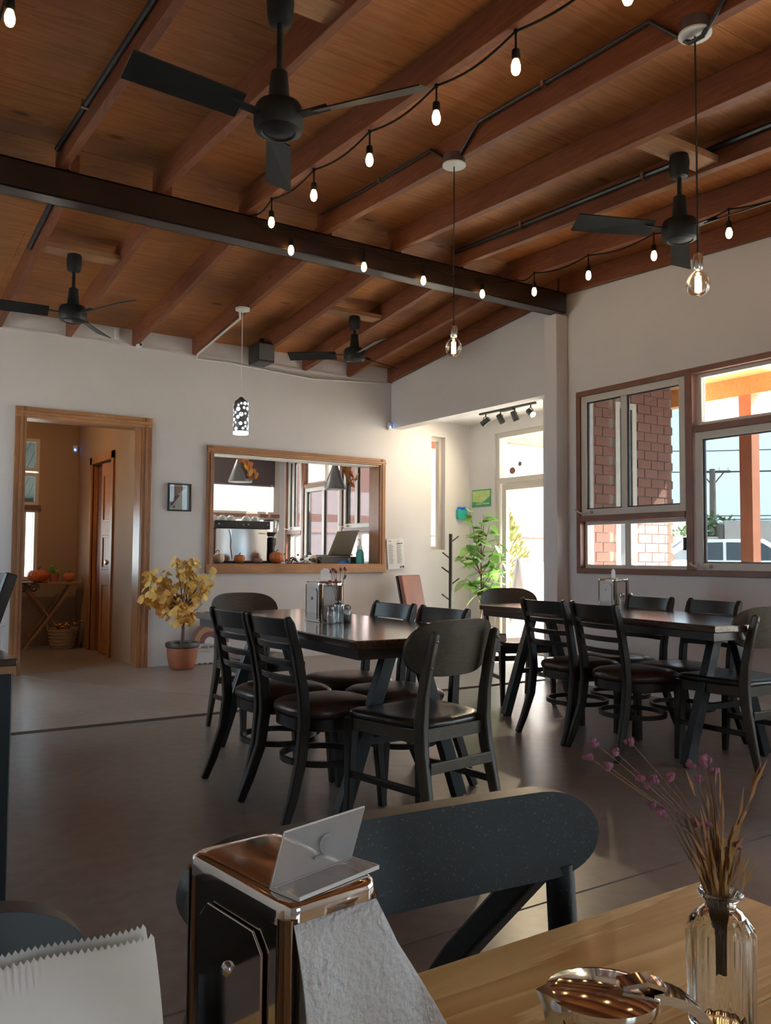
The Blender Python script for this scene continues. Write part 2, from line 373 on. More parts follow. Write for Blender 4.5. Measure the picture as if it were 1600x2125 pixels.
wall_y('wall_back', YB, YB+.2, -1.4, 6.84, 2.60, [DOOR, PASS, SLIT])
wall_y('wall_alcove_back', YB+.001, YB+.2, XR+.005, 6.84, 2.74, [(-9, 9, 0, 2.60)])
wall_y('wall_back_upper', YB, YB+.2, -1.4, XR, zc(YB), [(-9, 9, 0, 2.60)])
WIN1 = (2.28, 5.24, .95, 2.53); WIN2 = (-2.2, 1.95, .40, 2.53)
wall_x('wall_right', XR, XR+.2, -2.6, 5.64, 2.66, [WIN1, WIN2], roof=True)
wall_x('wall_right_header', XR, XR+.15, 5.64, YB, 2.9, [(5.0, 9, 0, 2.575)], roof=True)
ADOOR = (5.95, 7.70, 0, 2.56)
wall_x('wall_alcove_right', 6.635, 6.835, 5.82, YB, 2.75, [ADOOR])
wall_y('wall_alcove_front', 5.66, 5.82, XR+.15, 6.835, 2.75, [])
struct(MB().box(XR+.15, 5.6, 2.72, 6.84, YB+.2, 2.82).build('ceiling_alcove', 'white', smooth=False))
LWIN = [(5.5, 7.9, .85, 2.4)]
wall_x('wall_left', -1.6, -1.4, -2.6, YB+.2, 2.9, LWIN, roof=True)
RWIN = [(.4, 1.4, 1.0, 2.2)]
wall_y('wall_rear', -2.8, -2.6, -1.6, XR+.2, zc(-2.6), RWIN)

# floor: slabs with recessed joints
fl = struct(MB().box(-1.6, -2.8, -.12, 6.84, YB+.2, -.03).build('floor', 'joint', smooth=False))
for a, c, m in ((-2.6, 1.985, 'floor1'), (1.995, 5.50, 'floor1')):
    MB().box(-1.4, a, -.03, XR, c, 0).build('floor_slab', m, fl, smooth=False)
MB().prism([(-1.4, 5.59), (2.85, 5.59), (1.28, YB+.2), (-1.4, YB+.2)], -.03, 0).build('floor_slab', 'floor2', fl, smooth=False)
MB().prism([(2.866, 5.59), (XR, 5.59), (XR, 5.82), (6.84, 5.82), (6.84, YB+.2), (1.288, YB+.2)], -.03, 0).build('floor_slab', 'floor2', fl, smooth=False)

# ceiling: plywood sheets, rafters, beam, blocking
ce = sempty('ceiling')
def sheet(x0, x1, y0, y1):
    MB().hexa([(x0, y0, zc(y0)), (x1, y0, zc(y0)), (x1, y1, zc(y1)), (x0, y1, zc(y1)), (x0, y0, zc(y0)+.02), (x1, y0, zc(y0)+.02), (x1, y1, zc(y1)+.02), (x0, y1, zc(y1)+.02)]).build('plywood_sheet', 'ply', ce, smooth=False)
xs = [-1.6, -.07, 2.36, 4.80, XR+.2]
for k, (a, c) in enumerate(((-2.8, -1.42), (-1.42, -.20), (-.20, 1.02), (1.02, 2.24), (2.24, 3.46), (3.46, 4.68), (4.68, YR), (YR, 6.59), (6.59, 7.81), (7.81, YB+.2))):
    off = 0 if k % 2 else -1.21
    xx = [-1.6] + [x for x in [-.07+off, 2.36+off, 4.80+off] if x > -1.5] + [XR+.2]
    for i in range(len(xx)-1): sheet(xx[i]+.0015, xx[i+1]-.0015, a+.0015, c-.0015)
struct(MB().hexa([(-1.7, -2.9, zc(-2.9)+.021), (5.7, -2.9, zc(-2.9)+.021), (5.7, YR, zc(YR)+.021), (-1.7, YR, zc(YR)+.021), (-1.7, -2.9, zc(-2.9)+.1), (5.7, -2.9, zc(-2.9)+.1), (5.7, YR, zc(YR)+.1), (-1.7, YR, zc(YR)+.1)])
       .hexa([(-1.7, YR, zc(YR)+.021), (5.7, YR, zc(YR)+.021), (5.7, 8.5, zc(8.5)+.021), (-1.7, 8.5, zc(8.5)+.021), (-1.7, YR, zc(YR)+.1), (5.7, YR, zc(YR)+.1), (5.7, 8.5, zc(8.5)+.1), (-1.7, 8.5, zc(8.5)+.1)]).build('ceiling_deck', 'ply', smooth=False))
def rafter(x1, y0, y1, wd=.05):
    x0 = x1-wd
    MB().hexa([(x0, y0, zb(y0)), (x1, y0, zb(y0)), (x1, y1, zb(y1)), (x0, y1, zb(y1)), (x0, y0, zc(y0)), (x1, y0, zc(y0)), (x1, y1, zc(y1)), (x0, y1, zc(y1))]).build('rafter', 'rafter', ce, smooth=False, bevel=.003)
RN = [-1.28, -.67, -.06, .55, 1.15, 1.755, 2.365, 2.985, 3.61, 4.22, 4.83, 5.455]
RF = [-1.2, -.58, .03, .64, 1.25, 1.85, 2.47, 3.08, 3.71, 4.335, 4.90, 5.455]
for x in RN: rafter(x, -2.6, YR+.02)
for x in RF: rafter(x, YR+.05, YB)
def block(x0, x1, yc, th=.04, wdt=.15, m='block'):
    z = zb(yc)+.02
    MB().box(x0, yc-wdt/2, z, x1, yc+wdt/2, z+th).build('blocking', m, ce, smooth=False)
bm_o = MB().box(-1.4, 5.30, 3.245, 5.40, 5.315, 3.425).box(-1.4, 5.30, 3.245, 5.40, 5.44, 3.258).box(-1.4, 5.30, 3.41, 5.40, 5.44, 3.425).box(-1.4, 5.425, 3.245, 5.40, 5.44, 3.425)
struct(bm_o.build('beam', 'beam', smooth=False, bevel=.004))
# column under the beam
struct(MB().box(5.329, 5.353, 0, XR, 5.505, 3.245).build('trim_column', 'wall', smooth=False, bevel=.006))
for sd, y in (('right', 5.353),):
    pass
struct(MB().box(XR-.012, -2.6, 0, XR, 5.353, .085).build('baseboard_right', 'white', smooth=False, bevel=.003))
# drywall seam lip along top of back wall
struct(MB().box(-1.4, YB-.012, 3.10, XR, YB, 3.125).build('trim_1', 'wall', smooth=False))

# ---------------- door and pass-through trim on back wall
def moulded_frame(root, x0, x1, z0, z1, wd, y, m, mh, bottom=False):
    # three stepped fascias per member
    for nm, pts in (('left', 0), ('right', 1)):
        b = MB()
        for k, (a, c, d) in enumerate(((0, .42, .022), (.42, .72, .034), (.72, 1.0, .026))):
            if pts == 0: b.box(x0+a*wd, y-d, z0, x0+c*wd, y, z1)
            else: b.box(x1-c*wd, y-d, z0, x1-a*wd, y, z1)
        b.build('side_casing', m, root, smooth=False, bevel=.003)
    b = MB()
    for a, c, d in ((0, .42, .022), (.42, .72, .034), (.72, 1.0, .026)): b.box(x0+c*wd if False else x0, y-d-.001, z1-c*wd, x1, y, z1-a*wd)
    b.build('head_casing', mh, root, smooth=False, bevel=.003)
    if bottom:
        MB().box(x0, y-.04, z0, x1, y, z0+wd*1.25).build('sill_casing', mh, root, smooth=False, bevel=.004)
d1 = sempty('door_1')
moulded_frame(d1, 1.385, 2.635, 0, 2.42, .095, YB, 'oak', 'oakh')
MB().box(1.46, YB, 0, 1.485, YB+.21, 2.335).build('jamb', 'oak', d1, smooth=False)
MB().box(2.535, YB, 0, 2.56, YB+.21, 2.335).build('jamb', 'oak', d1, smooth=False)
MB().box(1.46, YB, 2.32, 2.56, YB+.21, 2.345).build('head_jamb', 'oakh', d1, smooth=False)
d2 = sempty('window_3')
moulded_frame(d2, 3.208, 5.378, .90, 2.205, .072, YB, 'oak', 'oakh', True)
MB().box(3.26, YB, .99, 3.28, YB+.21, 2.14).build('jamb', 'oak', d2, smooth=False)
MB().box(5.30, YB, .99, 5.32, YB+.21, 2.14).build('jamb', 'oak', d2, smooth=False)
MB().box(3.26, YB, 2.12, 5.32, YB+.21, 2.145).build('head_jamb', 'white', d2, smooth=False)
MB().box(3.26, YB-.03, .98, 5.32, YB+.21, 1.0).build('sill', 'oakh', d2, smooth=False)

# ---------------- window units on walls of constant x
def framing(b, x0, x1, ya, yb, za, zb_, t):
    b.box(x0, ya, za, x1, ya+t, zb_); b.box(x0, yb-t, za, x1, yb, zb_); b.box(x0, ya+t, za, x1, yb-t, za+t); b.box(x0, ya+t, zb_-t, x1, yb-t, zb_)
def crank(root, x, y, z):
    b = MB().box(x-.03, y-.03, z-.012, x, y+.03, z+.012); b.tube([(x-.025, y, z), (x-.04, y+.06, z-.012), (x-.045, y+.12, z+.015)], .007, 6); b.ball((x-.045, y+.12, z+.02), .012)
    b.build('crank_handle', 'alu', root)
def window_x(name, x, secs, z0, z1, tg='tint'):
    rt = sempty(name)
    ya, yb = secs[0][0], secs[-1][1]
    t = .045
    MB().box(x-.018, ya-.0, z1-t, x+.12, yb, z1).build('head_frame', 'winwood', rt, smooth=False, bevel=.003)
    MB().box(x-.018, ya-.0, z0, x+.12, yb, z0+t).build('sill_frame', 'winwood', rt, smooth=False, bevel=.003)
    edges = [s_[0] for s_ in secs] + [yb]
    for i, e in enumerate(edges):
        a = e if i == 0 else (e-t if i == len(edges)-1 else e-t*.7)
        MB().box(x-.017, a, z0+t, x+.12, a+t*(1 if i in (0, len(edges)-1) else 1.4), z1-t).build('mullion', 'winwood', rt, smooth=False, bevel=.003)
    for (a, c, ty) in secs:
        a2, c2 = a+t, c-t
        zd = 1.42 if ty == 'A' else 2.06
        MB().box(x-.016, a2, zd-.025, x+.12, c2, zd+.025).build('transom_bar', 'winwood', rt, smooth=False, bevel=.003)
        for (za, zz, low) in ((z0+t, zd-.025, True), (zd+.025, z1-t, False)):
            tinted = (ty == 'A' and not low) or (ty == 'B' and low)
            fw = .055 if tinted else .03
            fr = MB(); x0, x1 = (x+.0, x+.06) if tinted else (x+.04, x+.09)
            framing(fr, x0, x1, a2, c2, za, zz, fw)
            ym = (a2+c2)/2 + (.07 if ty == 'A' else -.02)
            fr.box(x0+.01, ym-.03, za+fw, x1-.005, ym+.03, zz-fw)
            f = fr.build('sash', 'alu', rt, smooth=False, bevel=.003)
            if tinted:
                g = MB(); framing(g, x0+.02, x0+.035, a2+fw, ym-.03, za+fw, zz-fw, .01); framing(g, x0+.02, x0+.035, ym+.03, c2-fw, za+fw, zz-fw, .01)
                g.build('gasket', 'black', f, smooth=False)
            xm = (x0+x1)/2+.005
            for p, q in ((a2+fw, ym-.03), (ym+.03, c2-fw)):
                MB().box(xm, p, za+fw, xm+.006, q, zz-fw).build('pane', tg if tinted else 'clear', f, smooth=False)
            if ty == 'A' and low: MB().box(x0-.012, a2+.032, (za+zz)/2-.05, x0+.01, a2+.05, (za+zz)/2+.05).build('latch', 'black', f, smooth=False)
        if ty == 'A': crank(rt, x, c2-.10, zd+.055)
        else: crank(rt, x, c2-.10, z0+t+.03)
    return rt
window_x('window_1', XR, [(2.28, 4.08, 'B'), (4.08, 5.24, 'A')], .95, 2.53)
window_x('window_2', XR, [(-2.2, -.4, 'B'), (-.4, .85, 'B'), (.85, 1.95, 'A')], .40, 2.53, 'clear')
# left wall windows (beside and behind the viewpoint)
for n_, (a, c, d, e) in zip((4,), LWIN):
    rt = sempty('window_%d' % n_)
    fr = MB(); framing(fr, -1.55, -1.42, a, c, d, e, .06)
    for k in (1, 2): fr.box(-1.54, a+(c-a)*k/3-.03, d+.06, -1.43, a+(c-a)*k/3+.03, e-.06)
    fr.build('frame', 'alu', rt, smooth=False)
    for k in range(3): MB().box(-1.49, a+(c-a)*k/3+.03, d+.06, -1.484, a+(c-a)*(k+1)/3-.03, e-.06).build('pane', 'clear', rt, smooth=False)

for n_, (a, c, d, e) in zip((11,), RWIN):
    rt = sempty('window_%d' % n_)
    b = MB()
    for p, q, u, v in ((a, a+.06, d, e), (c-.06, c, d, e), (a+.06, c-.06, d, d+.06), (a+.06, c-.06, e-.06, e), ((a+c)/2-.03, (a+c)/2+.03, d+.06, e-.06)): b.box(p, -2.75, u, q, -2.64, v)
    b.build('frame', 'alu', rt, smooth=False)
    for p, q in ((a+.06, (a+c)/2-.03), ((a+c)/2+.03, c-.06)): MB().box(p, -2.70, d+.06, q, -2.694, e-.06).build('pane', 'clear', rt, smooth=False)
# slit window in the alcove part of the back wall
rt = sempty('window_6')
b = MB(); y = YB+.08
for a, c, d, e in ((6.05, 6.08, 1.17, 2.54), (6.22, 6.26, 1.17, 2.54), (6.08, 6.22, 1.17, 1.21), (6.08, 6.22, 2.50, 2.54)): b.box(a, y, d, c, y+.06, e)
b.build('frame', 'alu', rt, smooth=False); MB().box(6.08, y+.03, 1.21, 6.22, y+.036, 2.50).build('pane', 'clear', rt, smooth=False)

# alcove glass door with transom
d3 = sempty('door_2')
b = MB(); framing(b, 6.66, 6.75, 5.95, 7.70, 0.0, 2.56, .06); b.box(6.66, 6.01, 1.955, 6.75, 7.64, 2.02).box(6.66, 6.30, .06, 6.75, 6.36, 1.955); b.build('frame', 'alu', d3, smooth=False, bevel=.004)
b = MB(); framing(b, 6.68, 6.73, 6.37, 7.62, .01, 1.95, .075); dl = b.build('door_leaf', 'alu', d3, smooth=False, bevel=.004)
MB().box(6.70, 6.45, .09, 6.708, 7.54, 1.87).build('pane', 'clear', dl, smooth=False)
MB().tube([(6.67, 7.57, .85), (6.63, 7.57, .88), (6.63, 7.57, 1.10), (6.67, 7.57, 1.13)], .011).build('door_handle', 'steel', dl)
MB().box(6.70, 6.01, .06, 6.708, 6.30, 1.955).build('side_pane', 'clear', d3, smooth=False)
MB().box(6.70, 6.01, 2.02, 6.708, 7.64, 2.50).build('transom_pane', 'clear', d3, smooth=False)
for zz in (2.10, 2.17):
    b = MB(); b.prism([(7.45+.05*math.cos(a*.52)*(1 if zz < 2.15 else .6)-(0 if zz < 2.15 else .13), zz+.04*math.sin(a*.52)*(1 if zz < 2.15 else .7)) for a in range(12)], 6.694, 6.697, axis=0)
    b.build('window_sticker', 'grey' if zz > 2.15 else 'mauve', d3)

# ---------------- hallway behind the left door
wall_y('wall_hall_back', 10.7, 10.85, .5, 2.7, 2.75, [(1.2, 2.10, .78, 2.46)], 'hallwall')
wall_x('wall_hall_left', .35, .5, YB+.2, 10.85, 2.75, [], 'hallwall')
HD = (9.20, 10.0, 0, 2.12)
wall_x('wall_hall_right', 2.55, 2.65, YB+.2, 10.7, 2.75, [HD], 'hallwall')
struct(MB().box(.35, YB+.2, 2.75, 2.7, 10.85, 2.85).build('ceiling_hall', 'hallwall', smooth=False))
struct(MB().box(.35, YB+.2, -.1, 3.6, 10.85, -.002).build('floor_hall', 'floor2', smooth=False))
rt = sempty('window_7')
b = MB()
for (za, zz) in ((.78, 1.62), (1.66, 2.05), (2.07, 2.46)):
    for a, c, d, e in ((1.2, 1.24, za, zz), (2.06, 2.10, za, zz), (1.24, 2.06, za, za+.04), (1.24, 2.06, zz-.04, zz)): b.box(a, 10.70, d, c, 10.78, e)
b.box(1.94, 10.72, .82, 1.97, 10.77, 1.58); b.build('frame', 'alu', rt, smooth=False)
MB().box(1.18, 10.66, 1.615, 2.12, 10.72, 1.665).build('transom_bar', 'winwood', rt, smooth=False)
for (za, zz, m) in ((.82, 1.58, 'clear'), (1.70, 2.01, 'tint'), (2.11, 2.42, 'tint')): MB().box(1.24, 10.74, za, 2.06, 10.746, zz).build('pane', m, rt, smooth=False)
d4 = sempty('door_3')
b = MB(); b.box(2.53, 9.12, 0, 2.56, 9.20, 2.20).box(2.53, 10.0, 0, 2.56, 10.08, 2.20).box(2.53, 9.12, 2.12, 2.56, 10.08, 2.20); b.build('casing', 'doorwood', d4, smooth=False)
b = MB(); b.box(2.56, 9.20, 0, 2.66, 9.215, 2.12).box(2.56, 9.985, 0, 2.66, 10.0, 2.12); b.build('jamb', 'doorwood', d4, smooth=False)
MB().box(2.60, 9.66, .01, 2.64, 9.985, 2.10).build('dark_gap_panel', 'rafter', d4, smooth=False)  # dark panel in place of the shaded gap beside the door leaf
leaf = MB().box(0, 0, .01, .04, .43, 2.10).build('door_leaf', 'doorwood', d4, smooth=False, loc=(2.58, 9.222, 0), rz=.05)
for za, zz in ((.15, .78), (.92, 1.30), (1.44, 1.98)):
    b = MB(); framing(b, -.012, .0, .08, .36, za, zz, .03); b.build('raised_panel', 'doorwood', leaf, smooth=False, bevel=.004)
MB().lathe([(.012, 0), (.012, .03), (.028, .04), (.03, .055), (.018, .07), (.002, .072)], 12).build('door_knob', 'steel', leaf).matrix_local = Matrix.Translation((0, .06, 1.0)) @ Matrix.Rotation(-math.pi/2, 4, 'Y')

# ---------------- kitchen behind the pass-through
KX, KY = 5.6, 11.2
KW = (8.70, 11.12, .95, 2.53)
wall_x('wall_kitchen_right', KX, KX+.15, YB+.2, KY, 2.7, [KW])
wall_y('wall_kitchen_back', KY, KY+.15, 2.65, KX+.15, 2.7, [(3.6, 5.52, 1.0, 2.55)])
wall_x('wall_kitchen_left', 2.66, 2.75, YB+.2, KY, 2.7, [])
struct(MB().box(2.65, YB+.2, 2.65, KX+.15, KY+.15, 2.75).build('ceiling_kitchen', 'white', smooth=False))
struct(MB().box(2.65, YB+.2, -.1, KX+.15, KY+.15, -.002).build('floor_kitchen', 'floor2', smooth=False))
window_x('window_8', KX, [(8.70, 9.53, 'A'), (9.53, 10.60, 'B'), (10.60, 11.12, 'A')], .95, 2.53)
rt = sempty('window_9')
b = MB()
for a, c, d, e in ((3.6, 3.66, 1.0, 2.55), (5.43, 5.52, 1.0, 2.55), (3.66, 5.43, 1.0, 1.05), (3.66, 5.43, 2.49, 2.55), (3.66, 5.43, 1.60, 1.72)): b.box(a, KY, d, c, KY+.1, e)
b.build('frame', 'alu', rt, smooth=False, bevel=.005)
MB().box(3.6, KY-.02, 1.635, 5.52, KY, 1.685).build('transom_bar', 'winwood', rt, smooth=False)
MB().box(3.66, KY+.05, 1.72, 5.43, KY+.056, 2.49).build('pane', 'clear', rt, smooth=False)
MB().box(3.66, KY+.05, 1.05, 5.43, KY+.056, 1.60).build('pane', 'clear', rt, smooth=False)
sh = thing('roller_shade', 'dark roller shade half drawn over the kitchen far window', 'shade', (4.55, KY-.03, 2.5))
MB().box(-.88, -.005, -.40, .88, .005, 0).build('fabric', 'shade', sh, smooth=False)
MB().tube([(-.9, 0, .02), (.9, 0, .02)], .025, 10).build('roller', 'grey', sh)
MB().box(-.88, -.01, -.42, .88, .01, -.40).build('hem_bar', 'grey', sh, smooth=False)

exec_order = None
# ------------------------------------------------------------ dining tables
def dining_table(label, loc, rz, L_=1.95, W_=.75):
    t = thing('dining_table', label, 'table', loc, rz, 'dark dining tables')
    MB().box(-W_/2, -L_/2, .712, W_/2, L_/2, .75).build('tabletop', 'tabletop', t, smooth=False, bevel=.006)
    b = MB(); framing2 = .035
    b.box(-W_/2+.02, -L_/2+.02, .672, W_/2-.02, -L_/2+.045, .712).box(-W_/2+.02, L_/2-.045, .672, W_/2-.02, L_/2-.02, .712).box(-W_/2+.02, -L_/2+.045, .672, -W_/2+.045, L_/2-.045, .712).box(W_/2-.045, -L_/2+.045, .672, W_/2-.02, L_/2-.045, .712)
    b.build('apron', 'tableedge', t, smooth=False)
    for y in (-L_/2+.25, L_/2-.22):
        MB().box(-.14, y-.035, .66, .14, y+.035, .711).build('leg_plate', 'tealblack', t, smooth=False)
        for sx in (-1, 1):
            MB().bar([(sx*.075, y, .665), (sx*.30, y-.0, .008)], .06, .05, up=(0, 1, 0)).build('leg', 'tealblack', t, smooth=False, bevel=.004)
            MB().lathe([(.02, 0), (.02, .012)], 10, (sx*.30, y, 0)).build('foot', 'black', t)
        MB().bar([(-.20, y, .30), (.20, y, .30)], .035, .03).build('crossbar', 'tealblack', t, smooth=False)
    return t
dining_table('dark dining table with a glossy brown top, in the middle of the room', (2.16, 3.80, 0), math.radians(-2.5))
dining_table('dark dining table with a glossy brown top, beside the right-hand window wall', (4.14, 3.60, 0), math.radians(-5.5), 2.05, .74)

# ------------------------------------------------------------ ladder-back chair (faces +Y)
def sup(a, b_, n, e=.62, taper=0):
    out = []
    for j in range(n):
        t = 2*math.pi*j/n; cx, sy = math.cos(t), math.sin(t)
        x = a*math.copysign(abs(cx)**e, cx); y = b_*math.copysign(abs(sy)**e, sy); out.append((x*(1+taper*y/b_), y))
    return out
def ladder_chair():
    t = thing('ladder_back_chair', 'x', 'chair')
    t.scale = (1, 1, .938)
    o = sup(.205, .205, 28, .68, .06)
    MB().loft([[(x*k, y*k+.01, z) for x, y in o] for k, z in ((.95, .425), (1.03, .432), (1.06, .45), (1.04, .468), (.93, .484), (.7, .494), (.35, .499))]).build('seat', 'leather', t, ang=60)
    b = MB(); b.loft([[(x*k, y*k+.01, z) for x, y in o] for k, z in ((.96, .372), (1.0, .376), (1.0, .426), (.9, .426))]); b.build('seat_frame', 'blackwood', t)
    for sx in (-1, 1):
        x = sx*.19
        pts = [(sx*.215, -.30, .0), (sx*.207, -.262, .10), (x, -.215, .26), (x*.98, -.198, .42), (x*.98, -.205, .55), (x*.99, -.235, .72), (x, -.272, .855), (x, -.284, .888)]
        MB().bar(pts, [.030, .032, .034, .036, .034, .032, .030, .026], [.034, .04, .044, .046, .044, .042, .04, .022], up=(0, 1, 0)).build('leg', 'blackwood', t, bevel=.006)
        MB().bar([(sx*.185, .19, .004), (sx*.172, .165, .42)], [.030, .042], [.030, .042], up=(0, 1, 0)).build('leg', 'blackwood', t, smooth=False, bevel=.004)
    def rail(z0, z1, y, name):
        us = [-.18+.36*i/10 for i in range(11)]
        MB().slab(us, lambda u: z0, lambda u: z1, lambda u, z: y-.030*(1-(u/.18)**2)-(z-z0)*.22, .016, 2).build(name, 'blackwood', t, bevel=.003)
    rail(.795, .878, -.254, 'top_rail')
    for z in (.737, .664, .592): rail(z, z+.030, -.245+(.737-z)*.16+.008, 'slat')
    n = 26
    MB().bar([(.188*math.cos(2*math.pi*i/n), .175*math.sin(2*math.pi*i/n)-.01, .225) for i in range(n)], .016, .026, loop=True).build('stretcher_hoop', 'blackwood', t)
    return t
def wood_chair():
    t = thing('wooden_chair', 'x', 'chair')
    o = sup(.222, .215, 28, .5, .07)
    MB().loft([[(x*k, y*k+.015, z + .010*(abs(x*k)/.22)**2) for x, y in o] for k, z in ((.97, .425), (1.01, .432), (1.0, .448), (.93, .456), (.7, .455), (.35, .450))]).build('seat', 'blackleather', t, ang=60)
    for sx in (-1, 1):
        b = MB(); b.bar([(sx*.178, -.205, .405), (sx*.203, .20, .405)], .022, [.055, .05]); b.build('side_rail', 'darkwood', t, smooth=False, bevel=.004)
        pts = [(sx*.19, -.285, 0), (sx*.186, -.245, .16), (sx*.178, -.205, .34), (sx*.174, -.195, .44), (sx*.172, -.205, .56), (sx*.17, -.235, .70), (sx*.168, -.262, .79), (sx*.168, -.268, .802)]
        MB().bar(pts, [.026, .030, .034, .036, .033, .032, .030, .018], [.034, .044, .052, .054, .046, .042, .036, .016], up=(0, 1, 0)).build('leg', 'darkwoodv', t, bevel=.009)
        MB().bar([(sx*.20, .205, .0), (sx*.198, .185, .43)], [.028, .044], [.028, .050], up=(0, 1, 0)).build('leg', 'blackwood', t, smooth=False, bevel=.005)
        MB().bar([(sx*.186, -.235, .20), (sx*.199, .195, .20)], .018, .028).build('stretcher', 'blackwood', t, smooth=False, bevel=.003)
        for z, y in ((.765, -.276), (.665, -.248)):
            b = MB(); b.ball((sx*.17, y, z), .006, 8, 4); b.build('bolt', 'steel', t)
    MB().box(-.17, -.245, .27, .17, -.229, .312).build('rear_stretcher', 'darkwood', t, smooth=False, bevel=.003)
    MB().bar([(-.18, .19, .405), (.18, .19, .405)], .022, .05).build('front_rail', 'blackwood', t, smooth=False)
    MB().bar([(-.18, -.19, .405), (.18, -.19, .405)], .022, .05).build('back_rail', 'darkwood', t, smooth=False)
    A, zm, hh = .235, .733, .112
    us = [A*math.sin(math.pi/2*k/12) for k in range(-12, 13)]
    def hf(u): return hh*max(.0, (1-(min(1, abs(u)/A))**3.6))**(1/2.4)
    MB().slab(us, lambda u: zm-max(.012, hf(u)), lambda u: zm+max(.012, hf(u))*(.97), lambda u, z: -.215+.060*(u/A)**2-(z-zm)*.25-.012, .016, 6).build('backrest', 'darkwood', t, bevel=.004)
    return t
lad, woo = ladder_chair(), wood_chair()
G1, G2 = 'ladder-back chairs round the dark tables', 'oval-backed wooden chairs at the table ends'
LAD = [('black ladder-back chair with brown seat, nearest on the left side of the middle table', (1.86, 3.30), -90),
       ('black ladder-back chair behind the nearest one, left side of the middle table', (1.87, 3.75), -90),
       ('black ladder-back chair on the far long side of the middle table, nearer of two', (2.315, 3.40), 88),
       ('black ladder-back chair on the far long side of the middle table, farther of two', (2.34, 3.88), 88),
       ('black ladder-back chair at the window-side table, its back against the bright glass door', (3.90, 3.74), -95),
       ('black ladder-back chair with glossy seat, nearest on the left of the window-side table', (3.85, 3.27), -100),
       ('black ladder-back chair between window-side table and right wall, farther of two', (4.31, 3.78), 84),
       ('black ladder-back chair between window-side table and right wall, nearer of two', (4.28, 3.28), 82)]
for i, (lb, (x, y), r) in enumerate(LAD): place(lad, i == 0, lb, (x, y, 0), math.radians(r), G1)
WOO = [('dark oak chair with grained oval back seen from behind, near end of the middle table', (2.035, 2.83), 8),
       ('dark wooden chair with greyish oval back, far end of the middle table', (2.27, 4.88), 184),
       ('dark wooden chair cut by the right edge, near end of the window-side table', (4.09, 2.80), -2),
       ('dark wooden chair with a white shine on its back, far end of the window-side table', (4.40, 4.84), 160)]
for i, (lb, (x, y), r) in enumerate(WOO): place(woo, i == 0, lb, (x, y, 0), math.radians(r), G2)

# ------------------------------------------------------------ foreground: pine table, two speckled chairs
ft = thing('pine_table', 'pale pine table in the foreground holding the vase, creamer and napkin dispenser', 'table', (.16, .213, 0))
for k in range(4): MB().box(-.604, -.35+k*.175+.0004, .715, .604, -.35+(k+1)*.175-.0004, .75).build('tabletop_board', 'pine', ft, smooth=False, bevel=.0015)
for sx in (-1, 1):
    for sy in (-1, 1): MB().bar([(sx*.54, sy*.29, 0), (sx*.54, sy*.29, .64)], .06, .06, up=(0, 1, 0)).build('leg', 'tealblack', ft, smooth=False)
b = MB(); b.box(-.57, -.32, .64, .57, -.295, .715).box(-.57, .295, .64, .57, .32, .715).box(-.57, -.295, .64, -.545, .295, .715).box(.545, -.295, .64, .57, .295, .715); b.build('apron', 'tealblack', ft, smooth=False)
def horn_chair(label, loc, rz=0, m='speck'):
    # low curved back rail, faces -Y
    t = thing('horn_back_chair', label, 'chair', loc, rz, 'speckled black chairs across the pine table')
    A, zm, hh = .229, .788, .0425
    us = [A*math.sin(math.pi/2*k/20) for k in range(-20, 21)]
    E_ = .075
    def hf(u): return hh*math.sqrt(max(0, 1-max(0, (abs(u)-(A-E_))/E_)**2.2))
    MB().slab(us, lambda u: zm-max(.002, hf(u)), lambda u: zm+max(.002, hf(u)), lambda u, z: .0-.008*(u/A)**2+(z-zm)*.22, .024, 6).build('backrest', m, t, bevel=.008)
    for sx in (-1, 1):
        MB().tube([(sx*.180, -.012, .755), (sx*.186, -.03, .45), (sx*.19, -.03, .0)], [.015, .018, .014], 12).build('leg', m, t)
        MB().bar([(sx*.170, .0, .758), (sx*.16, .15, .60), (sx*.12, .62, .0)], .026, .03, up=(0, 0, 1)).build('leg', m, t, smooth=False, bevel=.004)
        MB().bar([(sx*.195, -.42, .0), (sx*.19, -.40, .43)], [.026, .04], [.026, .04], up=(0, 1, 0)).build('leg', m, t, smooth=False, bevel=.004)
    o = sup(.215, .20, 24, .6)
    MB().loft([[(x*k, y*k-.22, z) for x, y in o] for k, z in ((.96, .43), (1, .435), (1, .452), (.9, .462), (.4, .458))]).build('seat', 'blackleather', t, ang=60)
    MB().bar([(-.19, -.03, .42), (.19, -.03, .42)], .02, .04).build('back_rail', m, t, smooth=False)
    return t
horn_chair('speckled black chair with a low rounded back, across the pine table behind the napkin dispenser', (.487, .692, 0), math.radians(-4))
horn_chair('black chair whose rounded back end shows behind the white paper bag', (-.058, .660, 0), 0, 'black')

